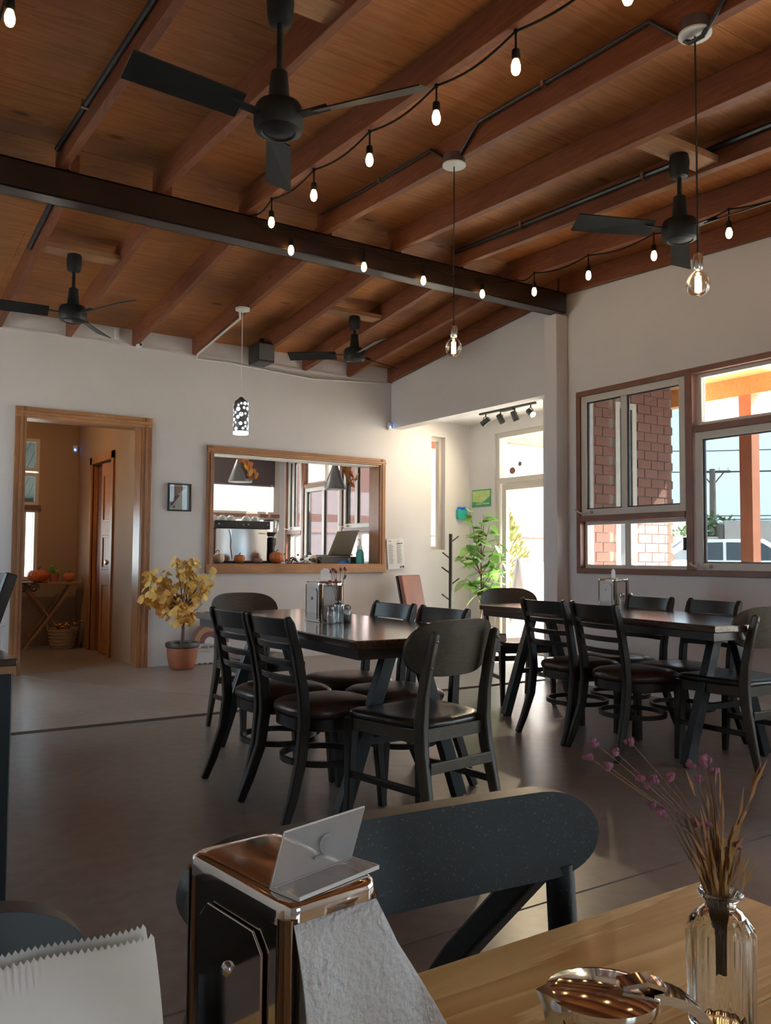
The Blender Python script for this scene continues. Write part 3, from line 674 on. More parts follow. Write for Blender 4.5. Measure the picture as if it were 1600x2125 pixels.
# napkin dispenser (near): origin at base, width x, depth y
def napkin_holder(label, loc, rz, W_, D_, H_, group=None):
    t = thing('napkin_dispenser', label, 'dispenser', loc, rz, group)
    r = .16*W_
    def rr(w_, d_, rad, n=5):
        out = []
        for cx, cy, a0 in ((w_-rad, d_-rad, 0), (-w_+rad, d_-rad, 90), (-w_+rad, -d_+rad, 180), (w_-rad, -d_+rad, 270)):
            for k in range(n): a = math.radians(a0+90*k/(n-1)); out.append((cx+rad*math.cos(a), cy+rad*math.sin(a)))
        return out
    w2, d2 = W_/2, D_/2
    MB().loft([[(x, y, z) for x, y in rr(w2-e, d2-e, r)] for z, e in ((H_-.10*H_, 0), (H_-.045*H_, 0), (H_-.012*H_, .012*W_), (H_-.002*H_, .05*W_), (H_, .12*W_))]).build('top_cover', 'chrome', t, ang=60)
    for sx in (-1, 1): MB().box(sx*(w2-.002), -d2+.10*D_, .012*H_, sx*(w2-.012*W_-.002), d2-.10*D_, H_*.91).build('side_panel', 'chrome', t, smooth=False)
    for sx in (-1, 1):
        MB().lathe([(w2*.9, 0), (w2*.9, .001)], 4, (0, 0, -1)) if False else None
        b = MB(); x = sx*(w2+.0006)
        b.prism([(-d2*.62, H_*.08), (d2*.62, H_*.08), (d2*.62, H_*.74), (d2*.45, H_*.82), (-d2*.45, H_*.82), (-d2*.62, H_*.74)], x-.0004, x+.0012, axis=0); b.build('embossed_panel', 'chrome', t, smooth=False, bevel=.001)
        MB().ball((sx*(w2+.001), 0, H_*.58), .04*D_, 8, 5).build('rivet', 'steel', t)
    for sx in (-1, 1):
        for sy in (-1, 1): MB().tube([(sx*(w2-r*.6), sy*(d2-r*.6), 0), (sx*(w2-r*.6), sy*(d2-r*.6), H_*.93)], r*.6, 10).build('corner_post', 'darkchrome', t)
    b = MB().box(-w2, -d2, 0, w2, d2, .03*H_); b.build('base', 'chrome', t, smooth=False, bevel=.002)
    for k in range(5): MB().box(-w2*.78, -d2*.86+k*D_*.003, .05*H_, w2*.78, -d2*.86+k*D_*.003+D_*.002, H_*(.88-.01*k)).build('napkin', 'napkin', t, smooth=False)
    for k in range(5): MB().box(-w2*.78, d2*.86-k*D_*.003-D_*.002, .05*H_, w2*.78, d2*.86-k*D_*.003, H_*(.88-.01*k)).build('napkin', 'napkin', t, smooth=False)
    return t
NH = (.2520, .5035, .75); NR = math.radians(7.2)
nh = napkin_holder('shiny chrome napkin dispenser on the pine table in the foreground', NH, NR, .072, .120, .132)
# napkin pulled out of the near face, hanging like a fan to the right
def curtain(name, m, parent, top, bot, nu=14, nv=12, bulge=.008, fold=.0025, th=.0007, nf=3):
    g0, g1 = [], []
    for j in range(nv+1):
        v = j/nv
        for i in range(nu+1):
            u = i/nu
            a = Vector(top[0]).lerp(Vector(top[1]), u); c = Vector(bot[0]).lerp(Vector(bot[1]), u)
            p = a.lerp(c, v); off = bulge*math.sin(math.pi*min(1, v*1.1))*(1-.3*u) + fold*math.sin(u*nf*math.pi+1.3*v)*v
            g0.append((p.x, p.y-off, p.z)); g1.append((p.x, p.y-off+th, p.z))
    n = (nu+1)*(nv+1); fs = []
    for j in range(nv):
        for i in range(nu):
            k = j*(nu+1)+i; q = [k, k+1, k+nu+2, k+nu+1]; fs.append(q); fs.append([n+x for x in q[::-1]])
    for j in range(nv):
        k = j*(nu+1); fs.append([k, k+nu+1, n+k+nu+1, n+k]); k += nu; fs.append([k+nu+1, k, n+k, n+k+nu+1])
    for i in range(nu):
        fs.append([i+1, i, n+i, n+i+1]); k = nv*(nu+1)+i; fs.append([k, k+1, n+k+1, n+k])
    b = MB(); b.add(g0+g1, fs); return b.build(name, m, parent, ang=80)
curtain('hanging_napkin', 'napkin', nh, [(-.030, -.0605, .120), (.031, -.0605, .120)], [(-.030, -.068, .002), (.078, -.074, .004)], bulge=.010)
curtain('hanging_napkin', 'napkin', nh, [(.020, -.0560, .118), (.036, -.045, .116)], [(.04, -.071, .002), (.108, -.060, .003)], bulge=.004)
# acrylic number stand on its top
an = thing('acrylic_stand', 'clear acrylic table-number stand on top of the foreground napkin dispenser', 'stand', (.2605, .474, .8822), math.radians(15.5))
MB().box(-.0345, -.024, 0, .0345, .0, .0022).build('base_plate', 'acrylic', an, smooth=False)
pn = MB().hexa([(-.0345, 0, 0), (.0345, 0, 0), (.0345, .0022, 0), (-.0345, .0022, 0), (-.0345, -.012, .036), (.0345, -.012, .036), (.0345, -.0098, .036), (-.0345, -.0098, .036)]).build('panel', 'acrylic', an, smooth=False)
b = MB(); b.box(-.0345, -.0245, 0, .0345, -.0238, .0024).box(-.0348, -.024, 0, -.0342, 0, .0024).box(.0342, -.024, 0, .0348, 0, .0024); b.build('base_edge', 'acrylic_edge', an, smooth=False)
b = MB(); b.tube([(-.0345, -.011, .0362), (.0345, -.011, .0362)], .0007, 6); b.tube([(-.0345, .0005, .0005), (-.0345, -.011, .036)], .0005, 6); b.tube([(.0345, .0005, .0005), (.0345, -.011, .036)], .0005, 6); b.tube([(-.0345, .0, .0012), (.0345, .0, .0012)], .0006, 6); b.build('panel_edge', 'acrylic_edge', an)
g = part('numeral', text_mesh('2', .024, .0002), 'grey', an); g.data.materials.append(mat('grey_ink', (.30, .27, .28), .6))
g.matrix_local = Matrix.Translation((.001, -.0072, .018)) @ Matrix.Rotation(math.radians(108), 4, 'X') @ Matrix.Diagonal((-1, 1, 1, 1))

# paper bag
pb = thing('paper_bag', 'white paper bag with a zigzag edge and grease stain, beside the napkin dispenser', 'bag', (.0, .40, .75), math.radians(0))
def bagface(y, name, bul):
    n = 210; top = []
    x0, x1 = -.16, .1345
    prof = lambda x: .1525+.0015*math.sin((x+.1)*24)
    rows = 14; vs = []; fs = []
    for j in range(rows+1):
        for i in range(n+1):
            u = i/n; x = x0+(x1-x0)*u; zt = prof(x) + (.0020 if (i % 2 and j == rows) else 0)
            z = zt*(j/rows); xx = x + .020*(1-j/rows)*u
            yy = y + bul*math.sin(math.pi*u)*math.sin(math.pi*min(1, (1-j/rows)*1.0+.0)) + .004*math.sin(u*9+j*.3)*(1-j/rows) + .003*math.sin(u*23+j*.55)
            vs.append((xx, yy, z))
    for j in range(rows):
        for i in range(n): k = j*(n+1)+i; fs.append([k, k+1, k+n+2, k+n+1])
    m_ = len(vs); vs2 = [(x, y_+.0006, z) for x, y_, z in vs]
    b = MB(); b.add(vs+vs2, fs+[[m_+q for q in f[::-1]] for f in fs]); return b.build(name, 'paper', pb, ang=50)
bagface(0, 'front_sheet', -.03); bagface(.012, 'back_sheet', .02)
b = MB(); b.loft([[(.005+.09*math.cos(a*.3142)*s_, -.030-.0015*s_+.012*(abs(math.cos(a*.3142))*s_)**2, .052+.045*math.sin(a*.3142)*s_) for a in range(20)] for s_ in (1.0, .5, .05)])
b.build('grease_stain', 'kraft', pb)

# creamer
cr = thing('steel_creamer', 'small stainless steel creamer with hinged lid, in front on the pine table', 'pitcher', (.372, .340, .75), math.radians(-30))
MB().lathe([(.027, 0), (.0295, .004), (.030, .03), (.028, .06), (.0265, .078), (.028, .082), (.026, .082), (.024, .076)], 28, sx=1.1).build('body', 'chrome', cr, ang=60)
MB().lathe([(.0285, .082), (.0290, .084), (.0285, .0875), (.022, .0895), (.003, .0905)], 28, sx=1.1).build('lid', 'chrome', cr, ang=60)
MB().loft([[(-.024, -.014, .050), (-.024, .014, .050), (-.029, 0, .052)], [(-.026, -.014, .078), (-.026, .014, .078), (-.034, 0, .081)], [(-.026, -.012, .088), (-.026, .012, .088), (-.038, 0, .0895)]]).build('spout', 'chrome', cr)
MB().bar([(.026+.036*math.sin(math.pi/2*k/10), 0, .058+.029*math.cos(math.pi/2*k/10)) for k in range(11)]+[(.0615, 0, .045), (.060, 0, .02)], .005, [.020-.0006*k for k in range(13)], up=(0, 1, 0)).build('handle', 'chrome', cr)
MB().bar([(.010, 0, .0915), (.024, 0, .0935), (.034, 0, .0905)], .0025, .012, up=(0, 1, 0)).build('thumb_tab', 'chrome', cr)

# flower vase with dried flowers
def bottle(t, R, H_, ribs=True, gm='glassware'):
    n = 48 if gm == 'glassware' else 80; per = math.pi if n == 48 else math.pi/2
    prof = [(.94, 0), (1, .03), (1, .70), (.96, .76), (.75, .82), (.50, .855), (.46, .90), (.50, .93), (.66, .965), (.68, .98), (.62, 1.0)]
    rings = []
    for r, z in prof:
        rings.append([((r*R*(1+(.075*math.cos(j*per) if (ribs and .05 < z < .74) else 0)))*math.cos(2*math.pi*j/n), (r*R*(1+(.075*math.cos(j*per) if (ribs and .05 < z < .74) else 0)))*math.sin(2*math.pi*j/n), z*H_) for j in range(n)])
    b = MB(); b.loft(rings, cap=False); b.add([(p[0], p[1], .001) for p in rings[0]], [list(range(n))]); b.build('bottle_glass', gm, t, ang=25 if n == 48 else 60)
    b = MB(); inn = [(r*R*.86, z*H_+.003) for r, z in prof[:8]]; b.loft([[(r*math.cos(2*math.pi*j/24), r*math.sin(2*math.pi*j/24), z) for j in range(24)] for r, z in inn], cap=False); b.build('inner_glass', gm, t)
    MB().tube([(.66*R*math.cos(2*math.pi*j/24), .66*R*math.sin(2*math.pi*j/24), H_*.985) for j in range(24)], R*.05, 6, loop=True).build('rim', 'glassware', t)
def stalk_leaf(b, p, d, L_, W_):
    p, d = Vector(p), Vector(d).normalized(); s_ = d.cross(Vector((.3, -.8, .2))).normalized(); n_ = s_.cross(d)
    a = p; m_ = p+d*L_*.45; e = p+d*L_
    b.add([a, m_-s_*W_/2, e, m_+s_*W_/2, m_+n_*W_*.35], [[0, 1, 4], [1, 2, 4], [2, 3, 4], [3, 0, 4]])
vz = thing('bud_vase', 'ribbed clear glass bud vase on the pine table holding dried flowers', 'vase', (.542, .384, .75))
bottle(vz, .0225, .094, True, 'ribglass')
df = thing('dried_flowers', 'bunch of dried purple flowers and golden stalks standing in the ribbed vase', 'flowers', (.542, .384, .75))
rnd = random.Random(3)
CR = Vector((_R.x, _R.y, 0)); CF = Vector((_f.x, _f.y, 0)).normalized()
b = MB()
for k in range(7):
    x = (k-3)*.0018; b.tube([tuple(CR*x*.6+Vector((0, 0, .035))), tuple(CR*x+Vector((0, 0, .095))), tuple(CR*(x*2.2+.001)+CF*rnd.uniform(-.004, .004)+Vector((0, 0, .128+rnd.uniform(-.006, .006))))], [.0008, .0011, .0013], 6)
b.build('golden_stalk', 'drygold', df)
heads = [(-.055, .171), (-.0495, .1665), (-.043, .169), (-.037, .1745), (-.047, .152), (-.043, .149), (-.040, .151), (-.013, .188), (-.010, .182), (-.004, .184), (-.017, .180), (-.001, .176), (-.013, .171), (.014, .125), (-.016, .141), (-.008, .139), (-.093, .186), (-.080, .181), (-.072, .189), (-.066, .200), (-.088, .196)]
b = MB(); fb = []
for hx, hz in heads:
    dy = rnd.uniform(-.01, .01); e = CR*hx+CF*dy+Vector((0, 0, hz))
    far = hx < -.06
    mid = CR*(hx*.45)+CF*dy*.5+Vector((0, 0, .11+(hz-.11)*.55))
    b.tube([tuple(CR*hx*.05+Vector((0, 0, .06))), tuple(CR*(hx*.12)+Vector((0, 0, .098))), tuple(mid), tuple(e)], [.0006, .0006, .0004 if far else .0005, .0003], 5)
    q = MB()
    for z in range(6): q.ball(tuple(e+Vector((rnd.uniform(-.0022, .0022), rnd.uniform(-.0022, .0022), rnd.uniform(-.002, .002)))), .0021, 6, 4)
    q.build('flower_head', 'flower', df)
b.build('flower_stem', 'drystem', df)
for k in range(46):
    q = MB(); x = rnd.gauss(0, .006); z = rnd.uniform(.086, .120); stalk_leaf(q, tuple(CR*x+CF*rnd.gauss(0, .004)+Vector((0, 0, z))), tuple(CR*(x*28+rnd.gauss(0, .12))+CF*rnd.gauss(0, .2)+Vector((0, 0, .9))), rnd.uniform(.018, .034), rnd.uniform(.0035, .006)); q.build('dried_leaf', 'drygold' if k % 2 else 'dryleaf', df, smooth=False)
for k in range(30):
    a = rnd.uniform(-1.0, .9); z = rnd.uniform(.100, .165); x = (z-.1)*a*.55 + rnd.uniform(-.006, .006)
    q = MB(); stalk_leaf(q, tuple(CR*x+CF*rnd.uniform(-.006, .006)+Vector((0, 0, z))), tuple(CR*(a*.55)+CF*rnd.uniform(-.3, .3)+Vector((0, 0, .8))), rnd.uniform(.016, .028), rnd.uniform(.003, .005)); q.build('dried_leaf', 'dryleaf', df, smooth=False)

# ------------------------------------------------------------ table-top things on the dining tables
def shaker(label, loc, m, group):
    t = thing('salt_shaker', label, 'shaker', loc, 0, group)
    MB().lathe([(.019, 0), (.021, .004), (.021, .055), (.016, .068)], 14).build('jar', 'glassware', t)
    MB().lathe([(.018, .002), (.018, .040), (.002, .041)], 12).build('filling', m, t)
    MB().lathe([(.017, .066), (.018, .070), (.018, .082), (.008, .090), (.001, .091)], 14).build('cap', 'steel', t)
def number_stand(label, loc, rz):
    t = thing('number_stand', label, 'stand', loc, rz, 'number stands on the far dispensers')
    MB().prism([(-.045, 0), (.045, 0), (.045, .035)] + [(.045*math.cos(a*math.pi/8), .035+.03*math.sin(a*math.pi/8)) for a in range(1, 8)] + [(-.045, .035)], -.002, .002, axis=1).build('panel', 'white', t, smooth=False)
    MB().box(-.045, -.03, 0, .045, .0, .003).build('base_plate', 'white', t, smooth=False)
GH = 'napkin dispensers on the dining tables'
napkin_holder('brown-sided chrome napkin dispenser on the middle dining table', (2.135, 3.80, .75), math.radians(-4), .135, .185, .205, GH)
napkin_holder('chrome napkin dispenser on the table beside the window', (4.66, 4.13, .75), math.radians(-4), .14, .17, .19, GH)
number_stand('small white rounded stand on the dispenser of the middle table', (2.14, 3.80, .9552), math.radians(25))
number_stand('small white rounded stand on the dispenser of the window-side table', (4.66, 4.13, .9402), math.radians(25))
bv = thing('bud_vase', 'clear bud vase before the dispenser on the middle table', 'vase', (2.135, 3.655, .75)); bottle(bv, .026, .12)
d2f = thing('dried_flowers', 'small sprig of dried red flowers in the vase on the middle table', 'flowers', (2.135, 3.655, .75))
b = MB()
for k in range(9):
    e = CR*rnd.uniform(-.05, .045)+CF*rnd.uniform(-.02, .02)+Vector((0, 0, rnd.uniform(.17, .27)))
    b.tube([(0, 0, .05), tuple(e*.55+Vector((0, 0, .05))), tuple(e)], .0012, 5); q = MB()
    for z in range(4): q.ball(tuple(e+Vector((rnd.uniform(-.006, .006), rnd.uniform(-.006, .006), rnd.uniform(-.006, .006)))), .006, 6, 4)
    q.build('flower_head', 'flower', d2f)
b.build('flower_stem', 'drystem', d2f)
shaker('glass salt shaker left of the bud vase on the middle table', (2.085, 3.64, .75), 'white', 'shakers on the dining tables')
shaker('glass pepper shaker right of the bud vase on the middle table', (2.19, 3.66, .75), 'grey', 'shakers on the dining tables')
shaker('pale glass shaker, left of two beside the window-side dispenser', (4.60, 4.00, .75), 'white', 'shakers on the dining tables')
shaker('dark-filled glass shaker, right of two beside the window-side dispenser', (4.66, 3.98, .75), 'grey', 'shakers on the dining tables')

# ------------------------------------------------------------ ceiling fans
def fan(label, loc, drop, a0, mount=.0):
    t = thing('ceiling_fan', label, 'fan', loc, 0, 'black ceiling fans')
    MB().lathe([(.022, -.13), (.045, -.125), (.052, -.10), (.056, -.04), (.05, -.002), (.02, 0)], 20).build('canopy', 'fanblack', t)
    MB().tube([(0, 0, -.12), (0, 0, -drop+.16)], .013, 10).build('downrod', 'fanblack', t)
    MB().lathe([(.018, -drop+.20), (.034, -drop+.19), (.042, -drop+.10), (.045, -drop+.06)], 18).build('coupling', 'fanblack', t)
    MB().lathe([(.045, -drop+.07), (.088, -drop+.055), (.100, -drop+.03), (.100, -drop-.025), (.092, -drop-.05), (.070, -drop-.058), (.066, -drop-.052), (.03, -drop-.060), (.002, -drop-.062)], 28).build('motor_housing', 'fanblack', t, ang=30)
    for k in range(3):
        a = a0+k*2*math.pi/3; c, s_ = math.cos(a), math.sin(a)
        b = MB(); b.T = Matrix.Translation((0, 0, -drop)) @ Matrix.Rotation(a, 4, 'Z')
        p = .022
        b.hexa([(.17, -.050, -p-.003), (.62, -.060, -p-.003), (.62, .060, p-.003), (.17, .050, p-.003), (.17, -.050, -p+.003), (.62, -.060, -p+.003), (.62, .060, p+.003), (.17, .050, p+.003)])
        bl = b.build('blade', 'fanblack', t, smooth=False)
        b = MB(); b.T = Matrix.Translation((0, 0, -drop)) @ Matrix.Rotation(a, 4, 'Z'); b.bar([(.09, 0, .0), (.22, 0, .006)], .045, .006); b.build('blade_arm', 'fanblack', t, smooth=False)
    return t
FANS = [('black three-blade ceiling fan nearest the camera, above the left foreground', (1.45, 2.99), .52, math.radians(64), (1.15, 1.705)),
        ('black ceiling fan high on the right, beside the bare bulb pendant', (3.92, 2.975), .43, math.radians(37), (3.61, 4.17)),
        ('black ceiling fan with still blades, left, above the tall doorway', (1.48, 6.50), .45, math.radians(-66), (1.25, 1.80)),
        ('small black ceiling fan farthest away, near the far right corner', (4.03, 6.65), .36, math.radians(20), (3.71, 4.285))]
for lb, (x, y), dr, a0, (bx0, bx1) in FANS:
    block(bx0, bx1, y); fan(lb, (x, y, zb(y)+.02), dr, a0)

# ------------------------------------------------------------ string lights
def bulb_unit(t, x, y, ztop, drop):
    b = MB(); b.tube([(x, y, ztop), (x, y, ztop-drop)], .005, 6); b.ball((x, y, ztop), .011, 8, 5)
    b.lathe([(.008, 0), (.017, -.008), (.019, -.04), (.016, -.048)], 10, (x, y, ztop-drop)); b.build('socket', 'cable', t)
    z = ztop-drop-.046
    MB().lathe([(.010, 0), (.015, -.010), (.0205, -.030), (.020, -.048), (.014, -.063), (.002, -.071)], 12, (x, y, z)).build('bulb', 'bulb', t, ang=80)
def string(label, pts, drop, ends):
    t = thing('string_light', label, 'string light')
    P = [ends[0]] + pts + [ends[1]] if len(ends) == 2 else pts
    w_ = []
    for a, c in zip(P, P[1:]):
        for k in range(8):
            u = k/8; sag = .035*math.sin(math.pi*u); w_.append((a[0]+(c[0]-a[0])*u, a[1]+(c[1]-a[1])*u, a[2]+(c[2]-a[2])*u-sag))
    w_.append(P[-1]); MB().tube(w_, .0055, 6).build('cable', 'cable', t)
    for x, y, z in pts: bulb_unit(t, x, y, z, drop)
    return t
def zs_(y): return zb(y)-.012
string('warm bulb string along the rafter above the middle table', [(2.345, y, zs_(y)) for y in (.85, 1.42, 1.99, 2.585, 3.14, 3.732, 4.35, 4.925)], .075, ((2.345, .2, zs_(.2)), (2.36, 5.28, zs_(5.28))))
string('warm bulb string along the side of the dark steel beam', [(x, 5.262, 3.37) for x in (2.66, 3.265, 3.81, 4.405)], .06, ((2.36, 5.27, 3.40), (4.76, 5.27, 3.40)))
string('warm bulb string along the rafter beside the right wall', [(4.76, y, zs_(y)) for y in (5.03, 4.44, 3.83, 3.24, 2.6, 2.0)], .075, ((4.76, 5.26, zs_(5.26)), (4.76, 1.2, zs_(1.2))))
string('warm bulb string along the rafter at the top left', [(.53, y, zs_(y)) for y in (3.5, 2.9, 2.3, 1.7)], .075, ((.53, 4.4, zs_(4.4)), (.53, 1.1, zs_(1.1))))

# ------------------------------------------------------------ bare-bulb pendants
def pendant(label, x, y, zc_, zbulb):
    t = thing('bulb_pendant', label, 'pendant lamp', (x, y, zc_), 0, 'bare globe bulb pendants')
    MB().lathe([(.062, .05), (.064, .0), (.060, -.002)], 24).build('junction_box', 'potrim', t)
    MB().lathe([(.067, 0), (.067, -.008), (.01, -.012)], 24, (0, 0, -.002)).build('canopy', 'disc', t)
    d = zc_-zbulb
    MB().tube([(0, 0, -.01), (0, 0, -d+.115)], .004, 6).build('cord', 'black', t)
    MB().lathe([(.006, .0), (.018, -.006), (.021, -.02), (.021, -.06), (.018, -.07)], 16, (0, 0, -d+.13)).build('socket', 'steel', t)
    MB().lathe([(.013, .068), (.015, .055), (.028, .045), (.043, .025), (.048, 0), (.043, -.024), (.028, -.040), (.012, -.047), (.001, -.048)], 24, (0, 0, -d)).build('globe', 'amber', t, ang=80)
    MB().lathe([(.004, .035), (.012, .032), (.013, -.03), (.004, -.033)], 12, (0, 0, -d)).build('filament', 'filament', t)
    return t
pendant('glowing globe bulb on a long cord in the middle of the room', 2.925, 3.745, 3.325, 2.262)
pendant('glowing globe bulb on a long cord high at the right', 2.925, 2.135, 3.25, 2.195)
# perforated pendant
pp = thing('perforated_pendant', 'white glowing pendant with round perforations, by the pass-through', 'pendant lamp', (3.0, 6.86, zb(6.86)))
MB().lathe([(.065, 0), (.062, -.02), (.03, -.03)], 20).build('canopy', 'disc', pp)
MB().tube([(0, 0, -.02), (0, 0, -.83)], .003, 6).build('cord', 'white', pp)
zt = -.83
MB().lathe([(.012, .04), (.03, .02), (.055, 0), (.064, -.04), (.066, -.14), (.064, -.265)], 28, (0, 0, zt), cap=False).build('shade', 'pewter', pp)
MB().lathe([(.055, -.01), (.058, -.15), (.058, -.29)], 20, (0, 0, zt)).build('inner_glass', 'coolglow', pp)
MB().lathe([(.064, -.265), (.067, -.268), (.067, -.290), (.060, -.292)], 28, (0, 0, zt)).build('rim', 'coolglow', pp)
b = MB(); rr_ = random.Random(5); used = []
while len(used) < 46:
    a, z, r = rr_.uniform(0, 2*math.pi), rr_.uniform(-.25, -.015), rr_.choice([.019, .016, .012, .010])
    if all(math.hypot(min(abs(a-p), 2*math.pi-abs(a-p))*.066, z-q) > r+s_+.003 for p, q, s_ in used) or rr_.random() < .004:
        used.append((a, z, r)); R0 = .0668 if z < -.04 else .0668-.2*(.04+z)
        ring = [((R0)*math.cos(a+r*math.cos(t_*math.pi/6)/.066), (R0)*math.sin(a+r*math.cos(t_*math.pi/6)/.066), zt+z+r*math.sin(t_*math.pi/6)) for t_ in range(12)]
        b.add(ring, [list(range(12))])
b.build('light_hole', 'coolglow', pp)['kind'] = 'stuff'

# conduits
def conduit(label, pts, r, m='black', clips=()):
    t = thing('conduit', label, 'conduit'); MB().tube(pts, r, 8).build('pipe', m, t)
    for c in clips: MB().box(c[0]-r*1.6, c[1]-.012, c[2]-r*1.3, c[0]+r*1.6, c[1]+.012, c[2]+r*1.3).build('clip', 'steel', t, smooth=False)
def zr(y, d=.05): return zb(y)+d
conduit('black conduit running along the leftmost near rafter', [(1.085, y, zr(y, .10)) for y in (.5, 2, 3.5, 5.28)], .016, clips=[(1.085, y, zr(y, .10)) for y in (1.6, 3.1, 4.6)])
conduit('black conduit along the far left rafter below the beam', [(1.185, y, zr(y, .06)) for y in (5.46, 6.0, 6.6)], .022)
conduit('black conduit along the rafter carrying the two bare bulbs', [(2.91, .6, zr(.6, .12)), (2.91, 1.9, zr(1.9, .12)), (2.925, 2.10, zr(2.1, -.06)), (2.925, 2.16, zr(2.16, -.06)), (2.91, 2.35, zr(2.35, .12)), (2.91, 3.5, zr(3.5, .12)), (2.925, 3.70, zr(3.7, .0)), (2.925, 3.79, zr(3.79, .0)), (2.91, 3.95, zr(3.95, .12)), (2.91, 5.28, zr(5.28, .12))], .011, clips=[(2.91, y, zr(y, .12)) for y in (1.2, 3.0, 4.5)])
conduit('black conduit along the rafter left of the right-hand fan', [(4.145, y, zr(y, .10)) for y in (.6, 2.6, 4.2, 5.28)], .018, clips=[(4.145, y, zr(y, .10)) for y in (2.2, 3.4, 4.5)])
conduit('thin white conduit from the perforated pendant to the back wall', [(2.99, 6.9, zb(6.9)-.015), (3.06, 7.05, zb(7.05)-.014), (3.06, 8.10, zb(8.10)-.014), (3.07, 8.15, zb(8.1)-.05), (3.4, 8.158, 3.08), (4.4, 8.158, 3.03), (5.45, 8.158, 3.10)], .010, 'disc')
conduit('brown cable under the rafter along the far right wall', [(5.44, 5.6, zb(5.6)+.09), (5.40, 8.1, zb(8.1)+.09), (5.43, 8.15, zb(8.1)+.03)], .006, 'potrim')

# small fixtures
sp = thing('loudspeaker', 'small black loudspeaker hung from a far rafter near the back wall', 'speaker', (3.60, 7.75, zb(7.75)+.02))
MB().box(-.09, -.12, -.17, .09, .12, .03).build('cabinet', 'black', sp, smooth=False, bevel=.01); MB().box(-.08, -.126, -.15, .08, -.12, .01).build('grille', 'grey', sp, smooth=False)
MB().box(-.02, -.02, .03, .02, .02, .09).build('bracket', 'black', sp, smooth=False)
sc_ = thing('security_camera', 'white security camera on the back wall under a rafter', 'camera', (2.475, 8.145, 3.135))
MB().lathe([(.035, -.03), (.035, .0)], 14).build('base', 'disc', sc_).rotation_euler.x = math.pi/2
MB().ball((0, -.035, -.01), .034, 14, 8).build('dome', 'disc', sc_); MB().ball((.004, -.062, -.018), .014, 10, 6).build('lens', 'black', sc_)
jb = thing('junction_box', 'small white junction box on the back wall left of the security camera', 'box', (2.27, 8.16, 3.21)); MB().box(-.02, -.02, -.05, .02, .012, .05).build('box_cover', 'disc', jb, smooth=False, bevel=.004)
def sensor(label, loc):
    t = thing('motion_sensor', label, 'sensor', loc)
    MB().box(-.028, -.03, -.045, .028, .0, .045).build('case', 'disc', t, smooth=False, bevel=.008); MB().ball((-.004, -.031, -.012), .009, 8, 5).build('indicator_light', 'blueled', t)
sensor('white motion sensor with blue light in the corner under the header', (5.435, 8.172, 2.60)); sensor('small motion sensor with blue light in the hallway corner', (2.50, 10.69, 2.37))
pf = thing('picture_frame', 'black framed mauve and white print on the wall between doorway and pass-through', 'picture', (2.925, 8.172, 1.658))
b = MB(); b.box(-.118, -.022, -.138, -.104, 0, .138).box(.104, -.022, -.138, .118, 0, .138).box(-.104, -.022, -.138, .104, 0, -.124).box(-.104, -.022, .124, .104, 0, .138); b.build('frame', 'black', pf, smooth=False)
MB().box(-.104, -.008, -.124, .104, -.002, .124).build('print', 'photo', pf, smooth=False)
MB().prism([(-.09, -.03), (-.09, .108), (.075, .108)], -.0095, -.0085, axis=1).build('print_upper', 'photo3', pf, smooth=False); MB().prism([(-.09, -.10), (-.09, -.03), (-.02, .028), (.005, .02)], -.0098, -.0088, axis=1).build('print_dark', 'photo2', pf, smooth=False)
MB().prism([(-.055+.01*math.cos(a), -.095+.01*math.sin(a)) for a in range(6)], -.0098, -.0088, axis=1).build('print_mark', 'ink', pf, smooth=False)
MB().box(-.104, -.014, -.124, .104, -.012, .124).build('pane', 'clear', pf, smooth=False)
mn = thing('menu_card', 'white printed menu sheet hanging right of the pass-through', 'menu', (5.53, 8.165, 1.115), 0); mn.rotation_euler.y = math.radians(-4)
MB().box(-.118, -.006, -.175, .118, 0, .175).build('sheet', 'photo', mn, smooth=False)
b = MB()
for cx in (-.06, .055):
    for k in range(22): b.box(cx-.04, -.0075, .11-k*.0105, cx-.04+.05+.03*((k*7) % 5)/5, -.0062, .1135-k*.0105)
b.build('print_line', 'grey', mn, smooth=False)['kind'] = 'stuff'
MB().box(.02, -.0078, .115, .10, -.0062, .124).build('heading', 'ink', mn, smooth=False)
b = MB(); b.tube([(-.08+.02*math.cos(a*.3), -.007, .143+.012*math.sin(a*.3)) for a in range(11)], .003, 5); b.build('logo', 'maroon', mn)
b = MB(); b.tube([(.045+.012*math.cos(a*.63), -.007, .145+.01*math.sin(a*.63)) for a in range(9)], .0018, 5); b.build('logo', 'grey', mn)
for x in (.06, .095):
    MB().prism([(x+.015*math.cos(a*.63), -.155+.015*math.sin(a*.63)) for a in range(10)], -.0078, -.0062, axis=1).build('stamp', 'maroon' if x > .07 else 'photo2', mn, smooth=False)
ou = thing('wall_outlet', 'white wall outlet low on the alcove wall', 'outlet', (6.50, 8.174, .40)); MB().box(-.058, -.008, -.04, .058, 0, .04).build('cover_plate', 'white', ou, smooth=False, bevel=.003)
for x in (-.025, .025): MB().box(x-.014, -.0095, -.02, x+.014, -.007, .02).build('socket', 'disc', ou, smooth=False)
sd_ = thing('soap_dispenser', 'teal wall dispenser with a blue top beside the green notice', 'dispenser', (6.50, 8.172, 1.615))
MB().prism([(-.075, -.055), (-.06, -.07), (.06, -.07), (.075, -.055), (.075, .05), (-.075, .05)], -.05, 0, axis=1).build('body', 'teal', sd_, smooth=False, bevel=.008)
for x in (-.035, .035): MB().lathe([(.028, -.015), (.03, .02), (.01, .03)], 12, (x, -.025, .055)).build('pump_top', 'blue', sd_)
gs = thing('notice_sign', 'green printed notice on the alcove wall above the plant', 'sign', (6.632, 7.935, 1.80), math.radians(-90))
MB().box(-.175, -.006, -.105, .175, 0, .105).build('panel', 'signgreen', gs, smooth=False)
